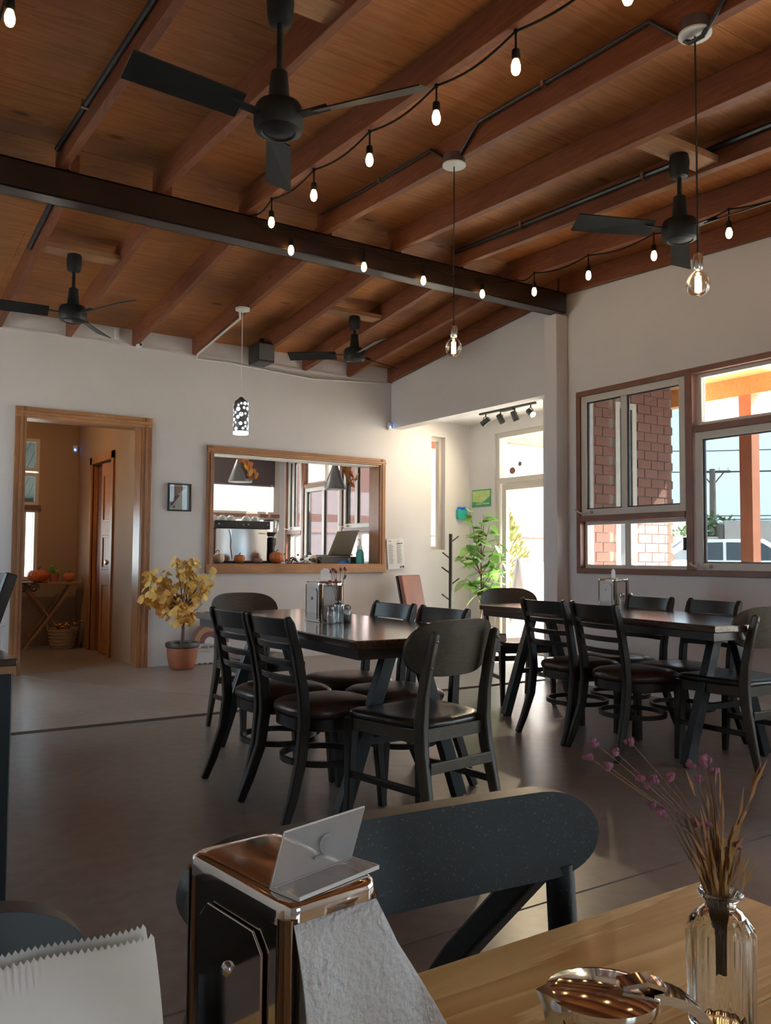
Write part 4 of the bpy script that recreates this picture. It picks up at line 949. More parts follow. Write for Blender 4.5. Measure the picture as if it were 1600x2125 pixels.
b = MB(); b.prism([(-.165, -.04), (-.165, .09), (.165, .09), (.165, .02), (.02, -.06)], -.0075, -.0062, axis=1); b.build('printed_field', 'signlime', gs, smooth=False)
b = MB()
for k, (x, z, l) in enumerate([(-.15, .055, .05), (-.13, .035, .04), (.10, .055, .05), (-.02, .0, .11), (-.01, -.018, .10), (-.09, -.075, .10), (.03, -.075, .12)]): b.box(x, -.009, z, x+l, -.0076, z+.010)
b.tube([(-.10, -.008, -.02), (.0, -.008, .045), (.06, -.008, .03)], .004, 5); b.build('printed_text', 'signwhite', gs, smooth=False)

# coat stand
cs = thing('coat_stand', 'thin dark coat stand with pegs beside the green plant', 'coat stand', (6.055, 7.80, 0))
MB().tube([(0, 0, .02), (0, 0, 1.35)], .021, 10).build('pole', 'iron', cs)
for z, a in ((1.29, 20), (1.10, 200), (.93, 185), (.80, 10), (.62, 190), (.52, 70)):
    a = math.radians(a-30); MB().tube([(0, 0, z-.04), (.105*math.cos(a), .105*math.sin(a), z+.035)], .0085, 8).build('peg', 'iron', cs)
for k in range(4): a = k*math.pi/2+.4; MB().bar([(0, 0, .05), (.2*math.cos(a), .2*math.sin(a), .015)], .03, .025).build('foot', 'iron', cs)

# track light in the alcove
tl = thing('track_light', 'black track with four spot heads under the alcove ceiling', 'track light')
MB().box(6.145, 6.50, 2.695, 6.180, 7.40, 2.72).build('track', 'black', tl, smooth=False); MB().box(6.14, 6.83, 2.68, 6.185, 7.02, 2.722).build('power_box', 'black', tl, smooth=False)
HEADS = [(7.30, (-.35, .75, -.55)), (7.05, (.3, -.3, -.8)), (6.82, (.35, -.15, -.9)), (6.57, (-.15, -.75, -.45))]
for k, (y, d) in enumerate(HEADS):
    d = Vector(d).normalized(); p = Vector((6.162, y, 2.61))
    MB().tube([(6.162, y, 2.695), (6.162, y, 2.66)], .008, 6).tube([(6.162-.032, y, 2.60), (6.162-.032, y, 2.65), (6.162, y, 2.665), (6.162+.032, y, 2.65), (6.162+.032, y, 2.60)], .005, 6).build('yoke', 'black', tl)
    b = MB(); b.T = Matrix.Translation(p) @ d.to_track_quat('Z', 'Y').to_matrix().to_4x4()
    b.lathe([(.018, -.055), (.030, -.05), (.034, .0), (.036, .055), (.031, .055), (.027, .035)], 16); hd = b.build('spot_head', 'black', tl)
    b = MB(); b.T = Matrix.Translation(p) @ d.to_track_quat('Z', 'Y').to_matrix().to_4x4(); b.lathe([(.028, .036), (.001, .038)], 14); b.build('lamp_face', 'spotglow' if k in (0, 3) else 'disc', hd)
    if k in (0, 3):
        sl = bpy.data.lights.new('spot', 'SPOT'); so = bpy.data.objects.new('spot', sl); COL.objects.link(so); sl.energy = 10 if k == 0 else 25; sl.color = (1, .80, .52); sl.spot_size = 1.9; sl.spot_blend = 1.0; sl.shadow_soft_size = .03
        so.location = p+d*.065; so.rotation_euler = (-d).to_track_quat('Z', 'Y').to_euler()

# leather chair at the back wall
lc = thing('leather_chair', 'tan leather high-backed chair against the back wall under the menu', 'chair', (5.66, 7.62, 0), math.radians(205))
MB().slab([-.21+.42*i/8 for i in range(9)], lambda u: .40, lambda u: .875, lambda u, z: -.20-.10*(z-.4)/.47-.015*(1-(u/.21)**2), .055, 6).build('backrest', 'pinkleather', lc, bevel=.012)
MB().slab([-.215+.43*i/4 for i in range(5)], lambda u: .38, lambda u: .868, lambda u, z: -.245-.10*(z-.4)/.47, .018, 4).build('back_panel', 'potrim', lc)
MB().box(-.215, -.2, .40, .215, .23, .475).build('seat', 'pinkleather', lc, bevel=.02)
for sx in (-1, 1):
    for sy in (-1, 1): MB().bar([(sx*.19, sy*.2-.01, 0), (sx*.19, sy*.2, .41)], [.03, .042], [.03, .042], up=(0, 1, 0)).build('leg', 'blackwood', lc, smooth=False)
# ------------------------------------------------------------ plants
def leaf_mesh(name, L_, W_, m, kind=0):
    b = MB()
    if kind == 0:   # oval with fold along the midrib
        us = [0, .18, .42, .68, .88, 1]; ws = [.02, .62, 1, .82, .42, .02]
        vs = []; fs = []
        for u, q in zip(us, ws): vs += [(-q*W_/2, u*L_, .10*W_*q-.10*L_*u*u), (0, u*L_, -.10*L_*u*u), (q*W_/2, u*L_, .10*W_*q-.10*L_*u*u)]
        for i in range(5):
            k = i*3; fs += [[k, k+1, k+4, k+3], [k+1, k+2, k+5, k+4]]
        b.add(vs, fs)
    else:           # fan shaped
        o = [(0, 0), (.30, .20), (.50, .55), (.42, .88), (.16, 1.0), (0, .86), (-.18, 1.0), (-.44, .86), (-.5, .5), (-.28, .18)]
        vs = [(x*W_, y*L_, .12*W_*abs(x)*2) for x, y in o]+[(0, .5*L_, -.05*W_)]
        b.add(vs, [[i, (i+1) % 10, 10] for i in range(10)])
    me = b.mesh(name, True, 80); me.materials.append(M[m]); return me
def branch(b, p0, p1, r0, r1, rnd, n=4, wob=.02):
    p0, p1 = Vector(p0), Vector(p1); pts = []
    for i in range(n+1):
        u = i/n; q = p0.lerp(p1, u)
        if 0 < i < n: q += Vector((rnd.uniform(-wob, wob), rnd.uniform(-wob, wob), rnd.uniform(-wob, wob)))
        pts.append(q)
    b.tube([tuple(q) for q in pts], [r0+(r1-r0)*i/n for i in range(n+1)], 6); return pts
yt = thing('potted_tree', 'small yellow-leaved tree in a terracotta pot with dark rim, beside the doorway', 'tree', (2.872, 7.86, 0))
MB().lathe([(.095, 0), (.118, .02), (.140, .11), (.146, .20), (.146, .215)], 28).build('pot', 'terracotta', yt, ang=50)
MB().lathe([(.150, .205), (.160, .215), (.162, .235), (.155, .255), (.140, .255), (.134, .235)], 28, cap=False).build('pot_rim', 'potrim', yt)
MB().lathe([(.14, .225), (.001, .232)], 20).build('soil', 'soil', yt)
rnd = random.Random(11)
b = MB(); tips = []
tr = branch(b, (0, 0, .2), (.012, .0, .56), .021, .012, rnd, 5, .006)
top = tr[-1]
def W(x, d, z): return Vector(CR*x + CF*d + Vector((0, 0, z)))
# clusters measured along the view's right direction (x) and height (z)
CL = [(-.22, .78, 26, .085), (-.18, .88, 16, .06), (-.30, .92, 10, .05), (-.27, .68, 24, .075), (-.12, .70, 30, .085), (-.05, .60, 22, .07), (-.16, .60, 16, .06), (-.06, .92, 20, .07), (.02, 1.02, 22, .07), (-.07, 1.06, 8, .05), (.07, .92, 20, .06), (.03, .80, 18, .07), (.05, .68, 16, .06), (.05, .52, 14, .05), (-.06, .48, 7, .04), (.16, .74, 12, .05), (.20, .83, 16, .055), (.26, .92, 10, .04), (.26, .72, 16, .06), (.30, .80, 6, .04), (.19, .62, 10, .045)]
tot = 0
LM = [leaf_mesh('leaf', .074, .072, 'yl%d' % i, 1) for i in range(4)]
for i, (x, z, n_, r) in enumerate(CL):
    d = rnd.uniform(-.12, .09); e = W(x, d, z)
    s0 = top if z > .62 else tr[3]
    mid = s0.lerp(e, .5)+Vector((0, 0, .03)); branch(b, s0, mid, .006, .004, rnd, 3, .008); branch(b, mid, e, .004, .002, rnd, 3, .008)
    for k in range(min(n_, 300-tot)):
        q = e+W(rnd.gauss(0, r*.62), rnd.gauss(0, r*.6), rnd.gauss(-.01, r*.62))
        pick = 0 if z > .85 else rnd.choice([0, 1, 1, 2, 3] if z < .75 else [0, 0, 1, 2])
        part('leaf', LM[2 if z > .98 else pick], None, yt, q, (rnd.uniform(-2.6, -.6), rnd.uniform(-.5, .5), rnd.uniform(0, 6.28)), (rnd.uniform(.75, 1.2),)*3); tot += 1
b.build('trunk', 'bark', yt)
gp = thing('green_plant', 'tall green broad-leaved plant in the alcove corner by the glass door', 'plant', (6.20, 7.42, 0))
MB().lathe([(.11, 0), (.15, .02), (.17, .28), (.165, .30), (.15, .29)], 24).build('pot', 'potrim', gp); MB().lathe([(.155, .27), (.001, .275)], 16).build('soil', 'soil', gp)
b = MB(); rnd = random.Random(21); GM = [leaf_mesh('leaf', .21, .115, 'gl%d' % i) for i in range(3)]
st = branch(b, (0, 0, .2), W(-.005, 0, 1.05), .013, .009, rnd, 5, .008)
BR = [(st[2], (.03, 0, .95)), (st[2], (.13, -.03, .80)), (st[3], (-.18, .02, .84)), (st[3], (.16, -.05, 1.06)), (st[3], (.28, .0, 1.10)), (st[4], (-.10, .03, 1.13)), (st[4], (.20, .02, 1.24)), (st[4], (-.17, .0, 1.22)), (st[5], (-.04, -.03, 1.32)), (st[5], (.10, .04, 1.45)), (st[5], (.02, .0, 1.56)), (st[5], (-.14, .04, 1.60)), (st[5], (.0, -.02, 1.45)), (st[4], (-.20, -.05, 1.10)), (st[2], (-.08, .0, .78)), (st[2], (.10, .05, .70))]
for s0, e in BR:
    pts = branch(b, s0, W(*e), .006, .003, rnd, 4, .010); dirn = (pts[-1]-pts[0]).normalized()
    for k in range(7):
        q = pts[-1].lerp(pts[1], (k/8)**1.1)
        az = rnd.uniform(0, 6.28)
        part('leaf', GM[rnd.choice([0, 1, 1, 2])], None, gp, q, (rnd.uniform(-.75, .55), rnd.uniform(-.5, .5), az), (rnd.uniform(.65, 1.05),)*3)
b.build('stem', 'stem', gp)
for k, (x, z) in enumerate(((.06, 1.50), (-.03, 1.33), (.0, .92))): q = MB(); q.ball(tuple(W(x, -.04, z)), .016, 8, 6); q.build('berry', 'rust', gp)

# rainbow welcome sign leaning on the wall
rs = thing('rainbow_sign', 'rainbow-shaped welcome sign leaning on the wall beside the potted tree', 'sign', (3.245, 8.09, 0)); rs.rotation_euler.x = math.radians(-4)
def arc(r0, r1, z, nm, m, d):
    MB().prism([(r1*math.cos(math.pi*k/20), z+r1*math.sin(math.pi*k/20)*1.05) for k in range(21)]+[(r0*math.cos(math.pi*k/20), z+r0*math.sin(math.pi*k/20)*1.05) for k in range(20, -1, -1)], -d, 0, axis=1).build(nm, m, rs, smooth=False)
arc(.165, .200, .205, 'outer_arc', 'mauve', .014); arc(.112, .164, .205, 'middle_arc', 'tan', .016); arc(.062, .111, .205, 'inner_arc', 'plum', .018)
MB().prism([(-.061, .2), (.061, .2)]+[(.061*math.cos(math.pi*k/12), .205+.063*math.sin(math.pi*k/12)) for k in range(13)], -.012, 0, axis=1).build('centre', 'signwhite', rs, smooth=False)
MB().box(-.195, -.014, 0, .195, 0, .155).build('lower_panel', 'signwhite', rs, smooth=False)
MB().slab([-.215+.43*i/10 for i in range(11)], lambda u: .150-.02*(1-(u/.215)**2), lambda u: .205-.012*(1-(u/.215)**2), lambda u, z: -.022, .008, 1).build('banner', 'signwhite', rs)
tx = part('lettering', text_mesh('ALL ARE WELCOME', .042, .001), None, rs, (0, -.0275, .168), (math.radians(90), 0, 0)); tx.data.materials.append(M['ink'])
for k in range(7): MB().prism([(-.17+k*.057+.022*math.cos(a*.3142), .002+.014*math.sin(a*.3142)) for a in range(11)], -.020, -.0145, axis=1).build('scallop', 'grey', rs, smooth=False)
MB().tube([(-.185, -.017, .01), (-.19, -.017, .14)], .003, 5).build('tie_string', 'ink', rs)

# ------------------------------------------------------------ kitchen counter and things on it
ct = thing('counter', 'kitchen worktop along the pass-through', 'counter', (4.2, 8.78, 0))
MB().box(-1.40, -.395, .93, 1.38, .42, .975).build('worktop', 'oakh', ct, smooth=False); MB().box(-1.38, -.36, 0, 1.36, .40, .93).build('cabinet_body', 'white', ct, smooth=False)
CT = .975
em = thing('espresso_machine', 'large chrome espresso machine seen from behind in the pass-through', 'coffee machine', (3.765, 8.72, CT))
MB().box(-.31, -.16, .02, .31, .30, .40).build('body', 'grey', em, smooth=False, bevel=.02)
MB().slab([-.30+.6*i/10 for i in range(11)], lambda u: .045, lambda u: .405, lambda u, z: -.185-.02*(1-(u/.3)**2), .018, 4).build('back_panel', 'steel', em, bevel=.01)
MB().box(-.325, -.215, .40, .325, .30, .485).build('top_band', 'black', em, smooth=False, bevel=.008)
for x in (-.28, .0, .06, .29): b = MB(); b.ball((x, -.216, .445), .010, 8, 5); b.build('screw', 'steel', em)
MB().box(-.315, -.20, .0, .315, -.10, .045).build('drip_base', 'black', em, smooth=False)
for x in (-.25, -.08, .08, .25): MB().lathe([(.015, -.0), (.012, .02)], 8, (x, 0, 0)).build('foot', 'steel', em)
b = MB(); b.tube([(.19+.01*k, -.215, .345+.006*((k*5) % 3)) for k in range(9)], .0035, 5); b.build('maker_mark', 'disc', em)
b = MB(); b.tube([(-.155, -.214, .39), (-.135, -.216, .30), (-.14, -.216, .20), (-.12, -.214, .07)], .007, 6); b.build('highlight_streak', 'steel', em)  # raised streak imitating a highlight on the steel back panel
for k, (x, m) in enumerate(((-.26, 'disc'), (-.16, 'cup'), (-.06, 'cup'), (.12, 'cup'), (.23, 'cup'))):
    t = thing('cup', ['white cup upside down at the left end of the espresso machine top', 'green-grey cup second from left on the espresso machine', 'pale cup in the middle of the espresso machine top', 'white bowl-shaped cup on the espresso machine right of centre', 'white bowl-shaped cup at the right end of the espresso machine top'][k], 'cup', (3.765+x, 8.70, CT+.486), 0, 'cups on the espresso machine')
    MB().lathe([(.052, 0), (.05, .02), (.038, .048), (.022, .058), (.02, .064), (.001, .064)], 16).build('bowl', m, t); MB().tube([(.045, 0, .02), (.065, 0, .025), (.062, 0, .042), (.04, 0, .044)], .005, 6, up=(0, 1, 0)).build('handle', m, t)
gr = thing('coffee_grinder', 'black coffee grinder with clear hopper right of the espresso machine', 'grinder', (4.21, 8.74, CT))
MB().box(-.075, -.09, 0, .075, .09, .03).build('base', 'black', gr, smooth=False, bevel=.005); MB().lathe([(.05, .03), (.052, .12), (.045, .20), (.06, .24), (.062, .30), (.03, .32)], 16).build('body', 'black', gr)
MB().lathe([(.035, .32), (.085, .40), (.088, .50)], 16).build('hopper', 'glassware', gr); MB().lathe([(.034, .325), (.070, .375), (.002, .378)], 14).build('coffee_beans', 'potrim', gr); MB().lathe([(.09, .50), (.092, .515), (.02, .522)], 16).build('lid', 'grey', gr)
MB().tube([(0, -.05, .16), (0, -.11, .15), (0, -.13, .13)], .012, 8).build('spout', 'steel', gr)
def pumpkin(name, label, loc, R, sz, m, group, rz=0, ribs=10, curl=False, stemh=.25):
    t = thing(name, label, 'pumpkin', loc, rz, group); n = ribs*4; rings = []
    for i in range(11):
        u = i/10; ph = math.pi*u; r = R*math.sin(max(.06, min(math.pi-.06, ph)))**.75; z = R*sz*(1-math.cos(ph))
        dip = .18*R*sz*(math.exp(-((u-1)/.12)**2))
        rings.append([(r*(1+.09*abs(math.cos(ribs*math.pi*j/n))-.05)*math.cos(2*math.pi*j/n), r*(1+.09*abs(math.cos(ribs*math.pi*j/n))-.05)*math.sin(2*math.pi*j/n), z-dip) for j in range(n)])
    MB().loft(rings).build('flesh', m, t, ang=80); zt_ = 2*R*sz*.9
    pts = [(0, 0, zt_), (0, 0, zt_+R*stemh), (R*.25, 0, zt_+R*stemh*1.6)]
    if curl: pts = [(0, 0, zt_), (.1*R, 0, zt_+.35*R), (-.1*R, 0, zt_+.62*R), (-.45*R, 0, zt_+.60*R), (-.75*R, 0, zt_+.28*R)]
    MB().tube(pts, [R*.12]+[R*.08]*(len(pts)-1), 6).build('stalk', 'bark', t); return t
GP = 'pumpkins along the pass-through sill'
pumpkin('pumpkin', 'cream ribbed pumpkin with a curled stalk at the left end of the sill', (3.395, 8.27, 1.0), .060, .92, 'cream', GP, .4, 12, True)
pumpkin('pumpkin', 'small orange gourd on the sill, second from left', (3.625, 8.27, 1.0), .058, .85, 'rust', GP, .2, 8)
pumpkin('pumpkin', 'small flat grey-pink pumpkin on the sill, third from left', (3.83, 8.27, 1.0), .055, .55, 'mauve', GP, 1, 10, False, .6)
pumpkin('pumpkin', 'round plain orange pumpkin on the sill below the coffee grinder', (4.06, 8.285, 1.0), .076, .86, 'orange', GP, 0, 9)
cb = thing('cash_box', 'black cash register box under the laptop in the pass-through', 'cash register', (4.98, 8.66, CT))
MB().box(-.27, -.16, 0, .22, .20, .105).build('body', 'black', cb, smooth=False, bevel=.006); MB().box(-.25, -.165, .02, .20, -.16, .09).build('drawer_front', 'grey', cb, smooth=False)
lp = thing('laptop', 'open laptop with a khaki lid seen from behind in the pass-through', 'laptop', (5.03, 8.66, CT+.106), math.radians(8))
MB().box(-.17, -.05, 0, .17, .19, .018).build('base', 'grey', lp, smooth=False, bevel=.003)
MB().hexa([(-.17, -.055, .018), (.17, -.055, .018), (.17, -.045, .018), (-.17, -.045, .018), (-.105, -.14, .29), (.225, -.14, .315), (.225, -.13, .315), (-.105, -.13, .29)]).build('lid', 'laptop', lp, smooth=False, bevel=.003)
b = MB(); b.ball((.2, -.03, .02), .014, 8, 5); b.build('charger_light', 'disc', lp)
so_ = thing('soap_bottle', 'teal pump soap bottle at the right of the pass-through', 'bottle', (5.20, 8.42, CT))
MB().lathe([(.05, .025), (.052, .04), (.046, .15), (.035, .18), (.02, .19)], 16).build('liquid', 'soapg', so_); MB().lathe([(.034, .185), (.036, .21), (.018, .235), (.016, .25)], 12).build('shoulder', 'clear', so_); MB().tube([(0, 0, .24), (0, 0, .30), (-.035, -.01, .305)], .008, 8).build('pump', 'disc', so_)
pi = thing('glass_pitcher', 'grey plastic pitcher against the right jamb of the pass-through', 'pitcher', (5.265, 8.50, CT)); MB().lathe([(.038, .02), (.045, .03), (.052, .20), (.06, .235), (.052, .235)], 16).build('body', 'glassware', pi); MB().tube([(.045, 0, .06), (.085, 0, .08), (.085, 0, .17), (.05, 0, .19)], .008, 6, up=(0, 1, 0)).build('handle', 'glassware', pi)
fa = thing('faucet', 'chrome tap by the kitchen right-hand windows', 'tap', (5.36, 9.0, CT)); MB().tube([(0, 0, .0), (0, 0, .28), (-.05, -.03, .335), (-.13, -.06, .33)], .014, 8).build('spout', 'steel', fa); MB().tube([(0, .04, .0), (0, .04, .09)], .012, 8).build('valve', 'steel', fa)
ol = thing('paper_roll', 'cream paper roll lying beside the laptop', 'roll', (4.66, 8.60, CT+.06)); MB().tube([(0, -.05, 0), (0, .05, 0)], .06, 20).build('sheet', 'white', ol); MB().tube([(0, -.052, 0), (0, .052, 0)], .028, 14).build('core', 'bark', ol)
gl = thing('dried_garland', 'tangle of grey dried leaves on the pass-through counter', 'garland', (4.42, 8.42, CT))
rnd = random.Random(4); LD = leaf_mesh('dry_leaf', .05, .03, 'pewter'); LD2 = leaf_mesh('dry_leaf', .05, .03, 'cream')
for k in range(60): part('leaf', LD if k % 3 else LD2, None, gl, (rnd.gauss(0, .11), rnd.uniform(-.03, .06), rnd.uniform(.005, .05)+.09*math.exp(-((k % 13-6)/4)**2)*rnd.random()), (rnd.uniform(-1, 1), rnd.uniform(-1, 1), rnd.uniform(0, 6.3)))
MB().tube([(-.22, 0, .01), (-.1, .02, .03), (.1, .0, .03), (.24, .01, .012)], .006, 6).build('vine', 'bark', gl)
cl = thing('blue_cloth', 'folded blue cloth lying before the cash register', 'cloth', (5.0, 8.45, CT)); MB().slab([-.09+.18*i/10 for i in range(11)], lambda u: 0, lambda u: .02+.035*max(0, math.sin((u+.09)*20)), lambda u, z: .03*math.sin(u*25), .08, 2).build('fold', 'blue', cl)
for k, (x, h, m) in enumerate(((.0, .09, 'steel'), (.055, .07, 'glassware'), (-.05, .075, 'grey'))):
    t = thing('tumbler', ['steel tumbler left of the soap bottle', 'clear tumbler right behind the soap bottle', 'grey tumbler at the end of the cash register'][k], 'cup', (5.10+x*1.1+(.06 if k == 1 else 0), 8.50+.02*k, CT), 0, 'tumblers beside the soap bottle')
    MB().lathe([(.022, 0), (.027, h), (.024, h), (.020, .006)], 14).build('body', m, t)
# kitchen pendants with leaves
def cone_pendant(label, x, y, zt, zb2, seed):
    t = thing('cone_pendant', label, 'pendant lamp', (x, y, 0), 0, 'cone pendants in the kitchen')
    MB().lathe([(.135, zb2), (.138, zb2+.012), (.045, zb2+.26), (.035, zb2+.30), (.02, zb2+.34)], 24).build('shade', 'pewter', t); MB().lathe([(.125, zb2+.004), (.001, zb2+.006)], 16).build('diffuser', 'disc', t)
    MB().tube([(0, 0, zb2+.33), (0, 0, 2.65)], .005, 6).build('cord', 'black', t); MB().lathe([(.05, 2.62), (.05, 2.65)], 14).build('canopy', 'black', t)
    gt = thing('leaf_garland', label.replace('black cone pendant', 'rust autumn leaf garland hanging on the cone pendant'), 'garland', (x, y, 0), 0, 'leaf garlands on the cone pendants'); r = random.Random(seed)
    ms = [leaf_mesh('leaf', .10, .065, q, 1) for q in ('rust', 'sunflower', 'dryleaf')]; b = MB(); b.tube([(.0, .0, zb2+.42), (.0, -.02, zb2+.36), (.05, -.09, zb2+.26), (.13, -.13, zb2+.05)], .006, 6); b.build('vine', 'bark', gt)
    for k in range(22):
        u = k/21; part('leaf', ms[k % 3], None, gt, ((-.04+.16*u if seed == 1 else .10+.08*u)+r.uniform(-.04, .04), -.09-.07*u+r.uniform(-.03, .02), zb2+.27-.26*u+r.uniform(-.03, .03)), (r.uniform(.6, 2.2), r.uniform(-.6, .6), r.uniform(0, 6.3)), (r.uniform(.7, 1.1),)*3)
cone_pendant('black cone pendant hanging at the left of the pass-through', 3.94, 9.0, 2.6, 1.925, 1)
cone_pendant('black cone pendant hanging at the right of the pass-through', 5.19, 9.0, 2.6, 1.905, 2)
kl = thing('kitchen_fill_lamp', 'added flat ceiling lamp, out of view, that brightens the kitchen', 'ceiling lamp', (3.4, 9.9, 2.65)); MB().box(-.3, -.3, -.04, .3, .3, 0).build('housing', 'disc', kl, smooth=False); MB().box(-.27, -.27, -.045, .27, .27, -.04).build('diffuser', 'kitchenfill', kl, smooth=False)  # unseen lamp added to brighten the kitchen
kc = thing('security_camera', 'white security camera in the kitchen far corner', 'camera', (5.50, 11.0, 2.50)); MB().box(-.05, -.05, -.05, .06, .1, .1).build('base', 'disc', kc, smooth=False, bevel=.01); MB().tube([(-.03, -.06, .0), (-.14, -.14, -.03)], .05, 12).build('barrel', 'disc', kc); MB().ball((-.145, -.145, -.03), .035, 10, 6).build('lens', 'black', kc)

# ------------------------------------------------------------ hallway furniture
ht = thing('folding_table', 'wooden folding table with crossed legs at the end of the hallway', 'table', (2.17, 10.42, 0))
MB().box(-.36, -.17, .735, .34, .17, .762).build('tabletop', 'tray', ht, smooth=False, bevel=.005)
for sy in (-.13, .13):
    for sx in (-1, 1): MB().bar([(sx*.27, sy+sx*.012, .0), (-sx*.27, sy+sx*.012, .735)], .022, .04, up=(0, 1, 0)).build('leg', 'tray', ht, smooth=False)
MB().bar([(-.2, -.13, .16), (-.2, .13, .16)], .02, .03).build('crossbar', 'tray', ht, smooth=False)
pumpkin('pumpkin', 'big orange ribbed pumpkin on the hallway table', (2.06, 10.40, .762), .120, .62, 'orange', 'pumpkins on the hallway table', .3, 12)
pumpkin('pumpkin', 'smaller round orange pumpkin at the right end of the hallway table', (2.41, 10.42, .762), .070, .80, 'rust', 'pumpkins on the hallway table', 0, 9)
hp = thing('potted_succulent', 'small leafy plant in a clay pot between the hallway pumpkins', 'plant', (2.24, 10.44, .762))
MB().lathe([(.045, 0), (.06, .08), (.062, .095), (.05, .095), (.002, .085)], 16).build('pot', 'terracotta', hp)
rnd = random.Random(8); lm = leaf_mesh('leaf', .085, .04, 'gl0')
for k in range(26): a = rnd.uniform(0, 6.3); part('leaf', lm, None, hp, (.02*math.cos(a), .02*math.sin(a), .09+rnd.uniform(0, .05)), (rnd.uniform(.2, 1.2), 0, a), (rnd.uniform(.7, 1.1),)*3)
bk = thing('wicker_basket', 'wicker basket on the hallway floor under the folding table', 'basket', (2.32, 10.28, 0))
MB().lathe([(.12, 0), (.125, .01), (.165, .22), (.172, .235), (.160, .235), (.118, .02)], 24).build('basket_wall', 'wicker', bk)
for z in (.05, .09, .13, .17, .21): MB().tube([((.126+.040*z/.22)*math.cos(2*math.pi*k/24), (.126+.040*z/.22)*math.sin(2*math.pi*k/24), z) for k in range(24)], .008, 6, loop=True).build('woven_band', 'wicker', bk)
MB().tube([(-.16, 0, .20), (-.19, 0, .30), (-.17, .02, .33), (-.15, .03, .24)], .008, 6).build('handle', 'wicker', bk)
bf = thing('basket_flowers', 'yellow sunflowers filling the wicker basket in the hallway', 'flowers', (2.32, 10.28, .22))
lm = leaf_mesh('petal', .045, .022, 'sunflower'); rnd = random.Random(9)
for k in range(11):
    a, r = rnd.uniform(0, 6.3), rnd.uniform(.02, .15); c = Vector((r*math.cos(a), r*math.sin(a), .02+.04*rnd.random()))
    if k == 0: c = Vector((.11, -.10, .06))
    if k == 1: c = Vector((.18, -.06, .08))
    b = MB(); b.ball(tuple(c), .014, 8, 5, .6); b.build('flower_centre', 'bark', bf)
    for j in range(9): part('petal', lm, None, bf, c, (rnd.uniform(.0, .7), 0, j*.7))
MB().tube([(0, 0, -.15), (0, 0, .0)], .01, 6).build('stem', 'gl0', bf)
ib = thing('iron_scroll', 'black iron scroll bracket at the left end of the hallway table', 'bracket', (1.93, 10.22, .70))
b = MB()
for cx, sg in ((-.055, 1), (.055, -1)): b.tube([(cx+.055*(1-k/26)*math.cos(sg*k*.5)*1.0, 0, .055*(1-k/26)*math.sin(k*.5)) for k in range(20)], .008, 6, up=(0, 1, 0))
b.build('scroll', 'iron', ib); MB().box(-.11, -.01, .058, .20, .01, .068).build('bar', 'iron', ib, smooth=False)
hl = thing('hall_fill_lamp', 'added warm ceiling lamp, out of view, that warms the hallway', 'ceiling lamp', (1.6, 9.4, 2.745)); MB().lathe([(.12, 0), (.12, -.02), (.02, -.03)], 20).build('base', 'disc', hl); MB().lathe([(.10, -.03), (.09, -.07), (.04, -.095), (.001, -.10)], 20).build('lamp_shade', 'hallfill', hl)  # unseen lamp added to give the hallway its warm light

# ------------------------------------------------------------ near-left table and chair (cut by the picture edge)
nt_ = thing('dark_table', 'dark table cut by the left picture edge, with a blue-black square leg', 'table', (.12, 2.86, 0), math.radians(0))
MB().box(-.40, -.03, .735, .388, .9, .758).build('tabletop', 'tabletop', nt_, smooth=False, bevel=.004)
MB().box(-.40, -.025, .712, .383, .895, .735).build('underlay', 'tray', nt_, smooth=False)
for x in (.30, -.38):
    for y in (.0, .80): MB().box(x, y, 0, x+.08, y+.08, .712).build('leg', 'tealblack', nt_, smooth=False, bevel=.004)
tb = thing('clear_tub', 'frosted plastic tub on the dark table at the left picture edge', 'container', (.43, 2.98, .758)); MB().lathe([(.05, 0), (.058, .085), (.064, .09), (.064, .10), (.056, .10), (.046, .006)], 4).build('tub_body', 'acrylic', tb); MB().lathe([(.045, .004), (.05, .06), (.001, .062)], 4).build('contents', 'white', tb)
sbk = thing('slat_back_chair', 'tall slat-backed black chair cut by the left picture edge', 'chair', (.30, 3.95, 0), math.radians(100))
for sx in (-1, 1):
    MB().bar([(sx*.19, -.25, 0), (sx*.19, -.20, .45), (sx*.195, -.24, .75), (sx*.20, -.32, 1.0)], .035, .045, up=(0, 1, 0)).build('leg', 'blackwood', sbk, smooth=False, bevel=.005)
    MB().bar([(sx*.19, .2, 0), (sx*.19, .19, .44)], .035, .035, up=(0, 1, 0)).build('leg', 'blackwood', sbk, smooth=False)
for k in range(6): MB().bar([(-.14+k*.056, -.205, .48), (-.14+k*.056, -.245, .75), (-.14+k*.056, -.31, .95)], .026, .012, up=(0, 1, 0)).build('slat', 'blackwood', sbk, smooth=False)
MB().box(-.19, -.335, .93, .19, -.305, 1.0).build('top_rail', 'blackwood', sbk, smooth=False, bevel=.005); MB().box(-.21, -.21, .43, .21, .22, .48).build('seat', 'blackleather', sbk, bevel=.015)

# ------------------------------------------------------------ outside
lt = thing('lean_to_roof', 'grey-green corrugated lean-to roof outside the hallway window', 'roof', (1.4, 10.85, 0))
for k in range(24): MB().hexa([(-1.2+k*.1, 0, 2.60), (-1.105+k*.1, 0, 2.60), (-1.105+k*.1, 2.3, 1.88), (-1.2+k*.1, 2.3, 1.88), (-1.2+k*.1, 0, 2.66), (-1.105+k*.1, 0, 2.64), (-1.105+k*.1, 2.3, 1.92), (-1.2+k*.1, 2.3, 1.94)]).build('roof_panel', 'rooftin', lt, smooth=False)
MB().box(-1.2, 2.25, 1.80, 1.2, 2.32, 1.90).build('edge_beam', 'pole', lt, smooth=False)
for x in (-1.15, 1.1): MB().box(x, 2.25, -.15, x+.08, 2.32, 1.80).build('post', 'pole', lt, smooth=False)
struct(MB().box(-40, -40, -.30, 90, 90, -.125).build('ground_outside', 'outground', smooth=False))
